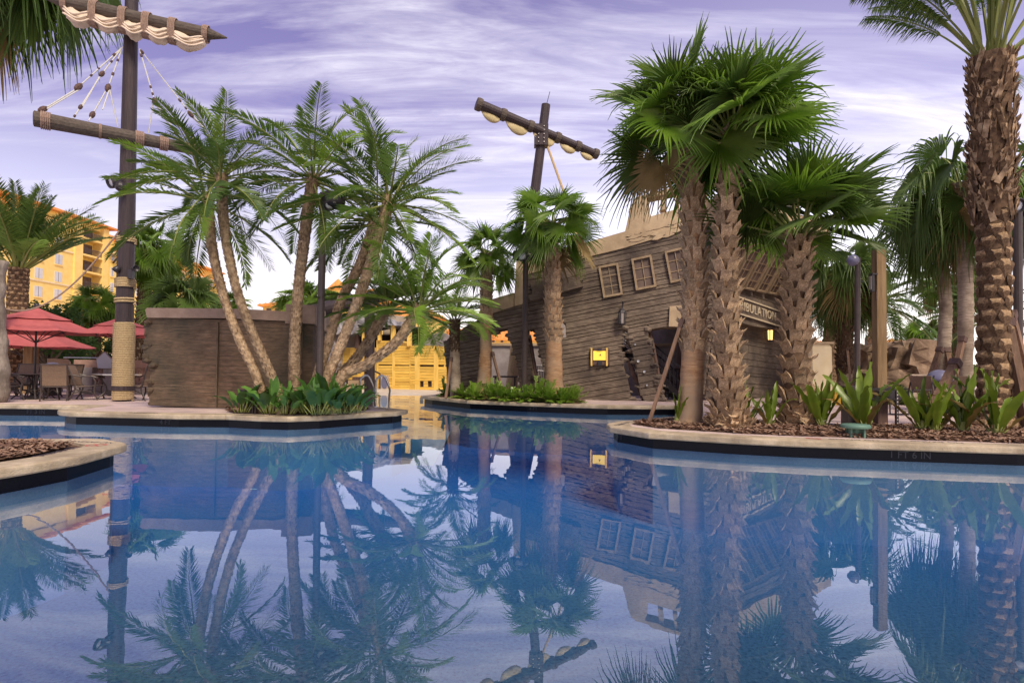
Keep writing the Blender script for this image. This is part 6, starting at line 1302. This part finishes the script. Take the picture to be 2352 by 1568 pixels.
# low shrubs of the far island: sprays of small leaflets
def shrub(p, r0, h, label, seed, n=46, m=None, group='low leafy shrubs on the far island', name='low_shrub'):
    r = random.Random(seed); t = thing(name, label, 'shrub', p, group); mb, st = MB(), MB()
    for i in range(n):
        a, e = r.uniform(0, 6.28), r.uniform(.25, 1.4); L = h * r.uniform(.7, 1.25); d = V((math.cos(a) * math.cos(e) * r0 / h, math.sin(a) * math.cos(e) * r0 / h, math.sin(e))); b = V(p) + V((math.cos(a), math.sin(a), 0)) * r0 * .25 * r.random()
        pts = [b + d * L * s - V((0, 0, .35 * L * s * s * math.cos(e))) for s in (0, .33, .66, 1)]; st.tube(pts, .006, 4); k = 9
        for j in range(k):
            s = .25 + .75 * j / k; q = lerps(pts, s); tn = (pts[-1] - pts[-2]).normalized(); sd = tn.cross(V((0, 0, 1))).normalized()
            for sg in (-1, 1):
                l = .095 * r.uniform(.7, 1.3); dr = (sd * sg + tn * .6 + V((0, 0, r.uniform(-.2, .5)))).normalized(); w = tn.cross(dr).cross(dr).normalized() * l * .24
                mb.add([q, q + dr * l * .45 + w, q + dr * l, q + dr * l * .45 - w], [(0, 1, 2, 3)])
    mb.build('foliage', [m or M_shrub], t); st.build('stems', [M_petiole], t)
SH = [(1026, 21.0, 'leftmost low shrub at the island tip'), (1066, 19.8, 'low shrub at the foot of the short bright palm'), (1092, 18.9, 'low shrub left of the slim fan palm'), (1128, 18.5, 'low shrub right of the slim fan palm'), (1152, 18.4, 'low shrub before the dark bench'), (1178, 18.2, 'low shrub left of the twin spotlight lamp post'), (1210, 18.0, 'low shrub at the base of the twin spotlight lamp post'), (1236, 17.9, 'low shrub left of the smooth red trunk'), (1262, 17.7, 'low shrub before the smooth red trunk'), (1294, 17.6, 'low shrub right of the smooth red trunk'), (1314, 17.8, 'rightmost low shrub on the far island'), (1108, 19.6, 'low shrub behind the slim fan palm'), (1048, 20.6, 'low shrub behind the short bright palm')]
for i, (px, D, lb) in enumerate(SH): shrub(foot(px, D, .03), (.36, .46, .40)[i % 3], (.62, .44, .54, .70)[i % 4], lb, 400 + i)
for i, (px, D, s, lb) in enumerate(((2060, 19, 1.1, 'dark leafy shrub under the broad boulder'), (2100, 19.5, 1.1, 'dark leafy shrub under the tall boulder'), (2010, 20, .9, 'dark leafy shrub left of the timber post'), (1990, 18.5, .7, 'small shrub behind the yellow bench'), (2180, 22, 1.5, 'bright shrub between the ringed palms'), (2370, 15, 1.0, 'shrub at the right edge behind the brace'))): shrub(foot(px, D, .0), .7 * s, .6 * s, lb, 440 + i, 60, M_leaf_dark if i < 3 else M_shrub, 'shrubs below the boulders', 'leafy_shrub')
# ------------------------------------------------ leafy trees beyond the terrace
def leafy(px, D, h, r0, label, seed, n=5200, tr=.12, clumps=16):
    r = random.Random(seed); p = foot(px, D); t = thing('leafy_tree', label, 'tree', p, 'leafy trees beyond the terrace'); mb = MB(); cen = []
    for i in range(clumps):
        a = r.uniform(0, 6.28); q = r.random() ** .6; z = h * r.uniform(.42, .92); k = r0 * q * math.sqrt(max(.05, 1 - ((z / h - .6) / .42) ** 2)); cen.append(V((p.x + math.cos(a) * k, p.y + math.sin(a) * k, z)))
    mb.tube([p, p + V((.1, 0, h * .22)), p + V((.0, .1, h * .42))], [tr, tr * .8, tr * .6], 9, jit=.08); o = p + V((.05, 0, h * .25))
    for c in cen: mb.tube(spline([o, o.lerp(c, .5) + V((0, 0, -.1 * h * .3)), c], 6), [tr * .5 * (1 - .8 * i / 6) + .01 for i in range(7)], 5)
    mb.build('trunk', [M_twig], t); lf = MB()
    for i in range(n):
        c = r.choice(cen); d = V((r.gauss(0, 1), r.gauss(0, 1), r.gauss(0, .7))); d = d.normalized() * (r.random() ** .45) * r0 * .36; q = c + d; s = r.uniform(.055, .12); a = V((r.gauss(0, 1), r.gauss(0, 1), r.gauss(0, .5))).normalized(); b = a.cross(V((r.gauss(0, 1), r.gauss(0, 1), r.gauss(0, 1)))).normalized() * .5
        lf.add([q - a * s, q + b * s, q + a * s, q - b * s], [(0, 1, 2, 3)])
    lf.build('crown', [M_tree], t)
leafy(105, 27, 3.6, 2.0, 'rounded leafy tree behind the nearest red parasol', 501, 7000, .13, 22)
leafy(160, 30, 2.9, 1.3, 'small leafy tree left of the small fan palm', 502, 3000)
leafy(258, 33, 2.7, 1.1, 'small leafy tree left of the rope wrapped mast', 503, 2600)
leafy(-10, 30, 3.4, 1.8, 'leafy tree at the left edge behind the date palm', 504, 3500)
# far belt of greenery closing the horizon behind the terrace and boulders
hb = MB(); r = random.Random(77)
for i in range(5200):
    s_ = r.random(); x, y = (-95 + s_ * 230, 62 + r.uniform(0, 10)); 
    if -30 < x < 0 and False: continue
    z = r.uniform(0, 1) ** .8 * (1.7 + .7 * noise.noise(V((x * .15, 0, 0)))); k = r.uniform(.25, .6); a = V((r.gauss(0, 1), r.gauss(0, 1), r.gauss(0, .6))).normalized(); b = a.cross(V((r.gauss(0, 1), r.gauss(0, 1), r.gauss(0, 1)))).normalized() * .6
    q = V((x, y, z)); hb.add([q - a * k, q + b * k, q + a * k, q - b * k], [(0, 1, 2, 3)])
o = hb.build('hedge_foliage', [M_tree]); o['kind'] = 'stuff'; o['label'] = 'far dark green hedge belt along the edge of the grounds'; o['category'] = 'hedge'
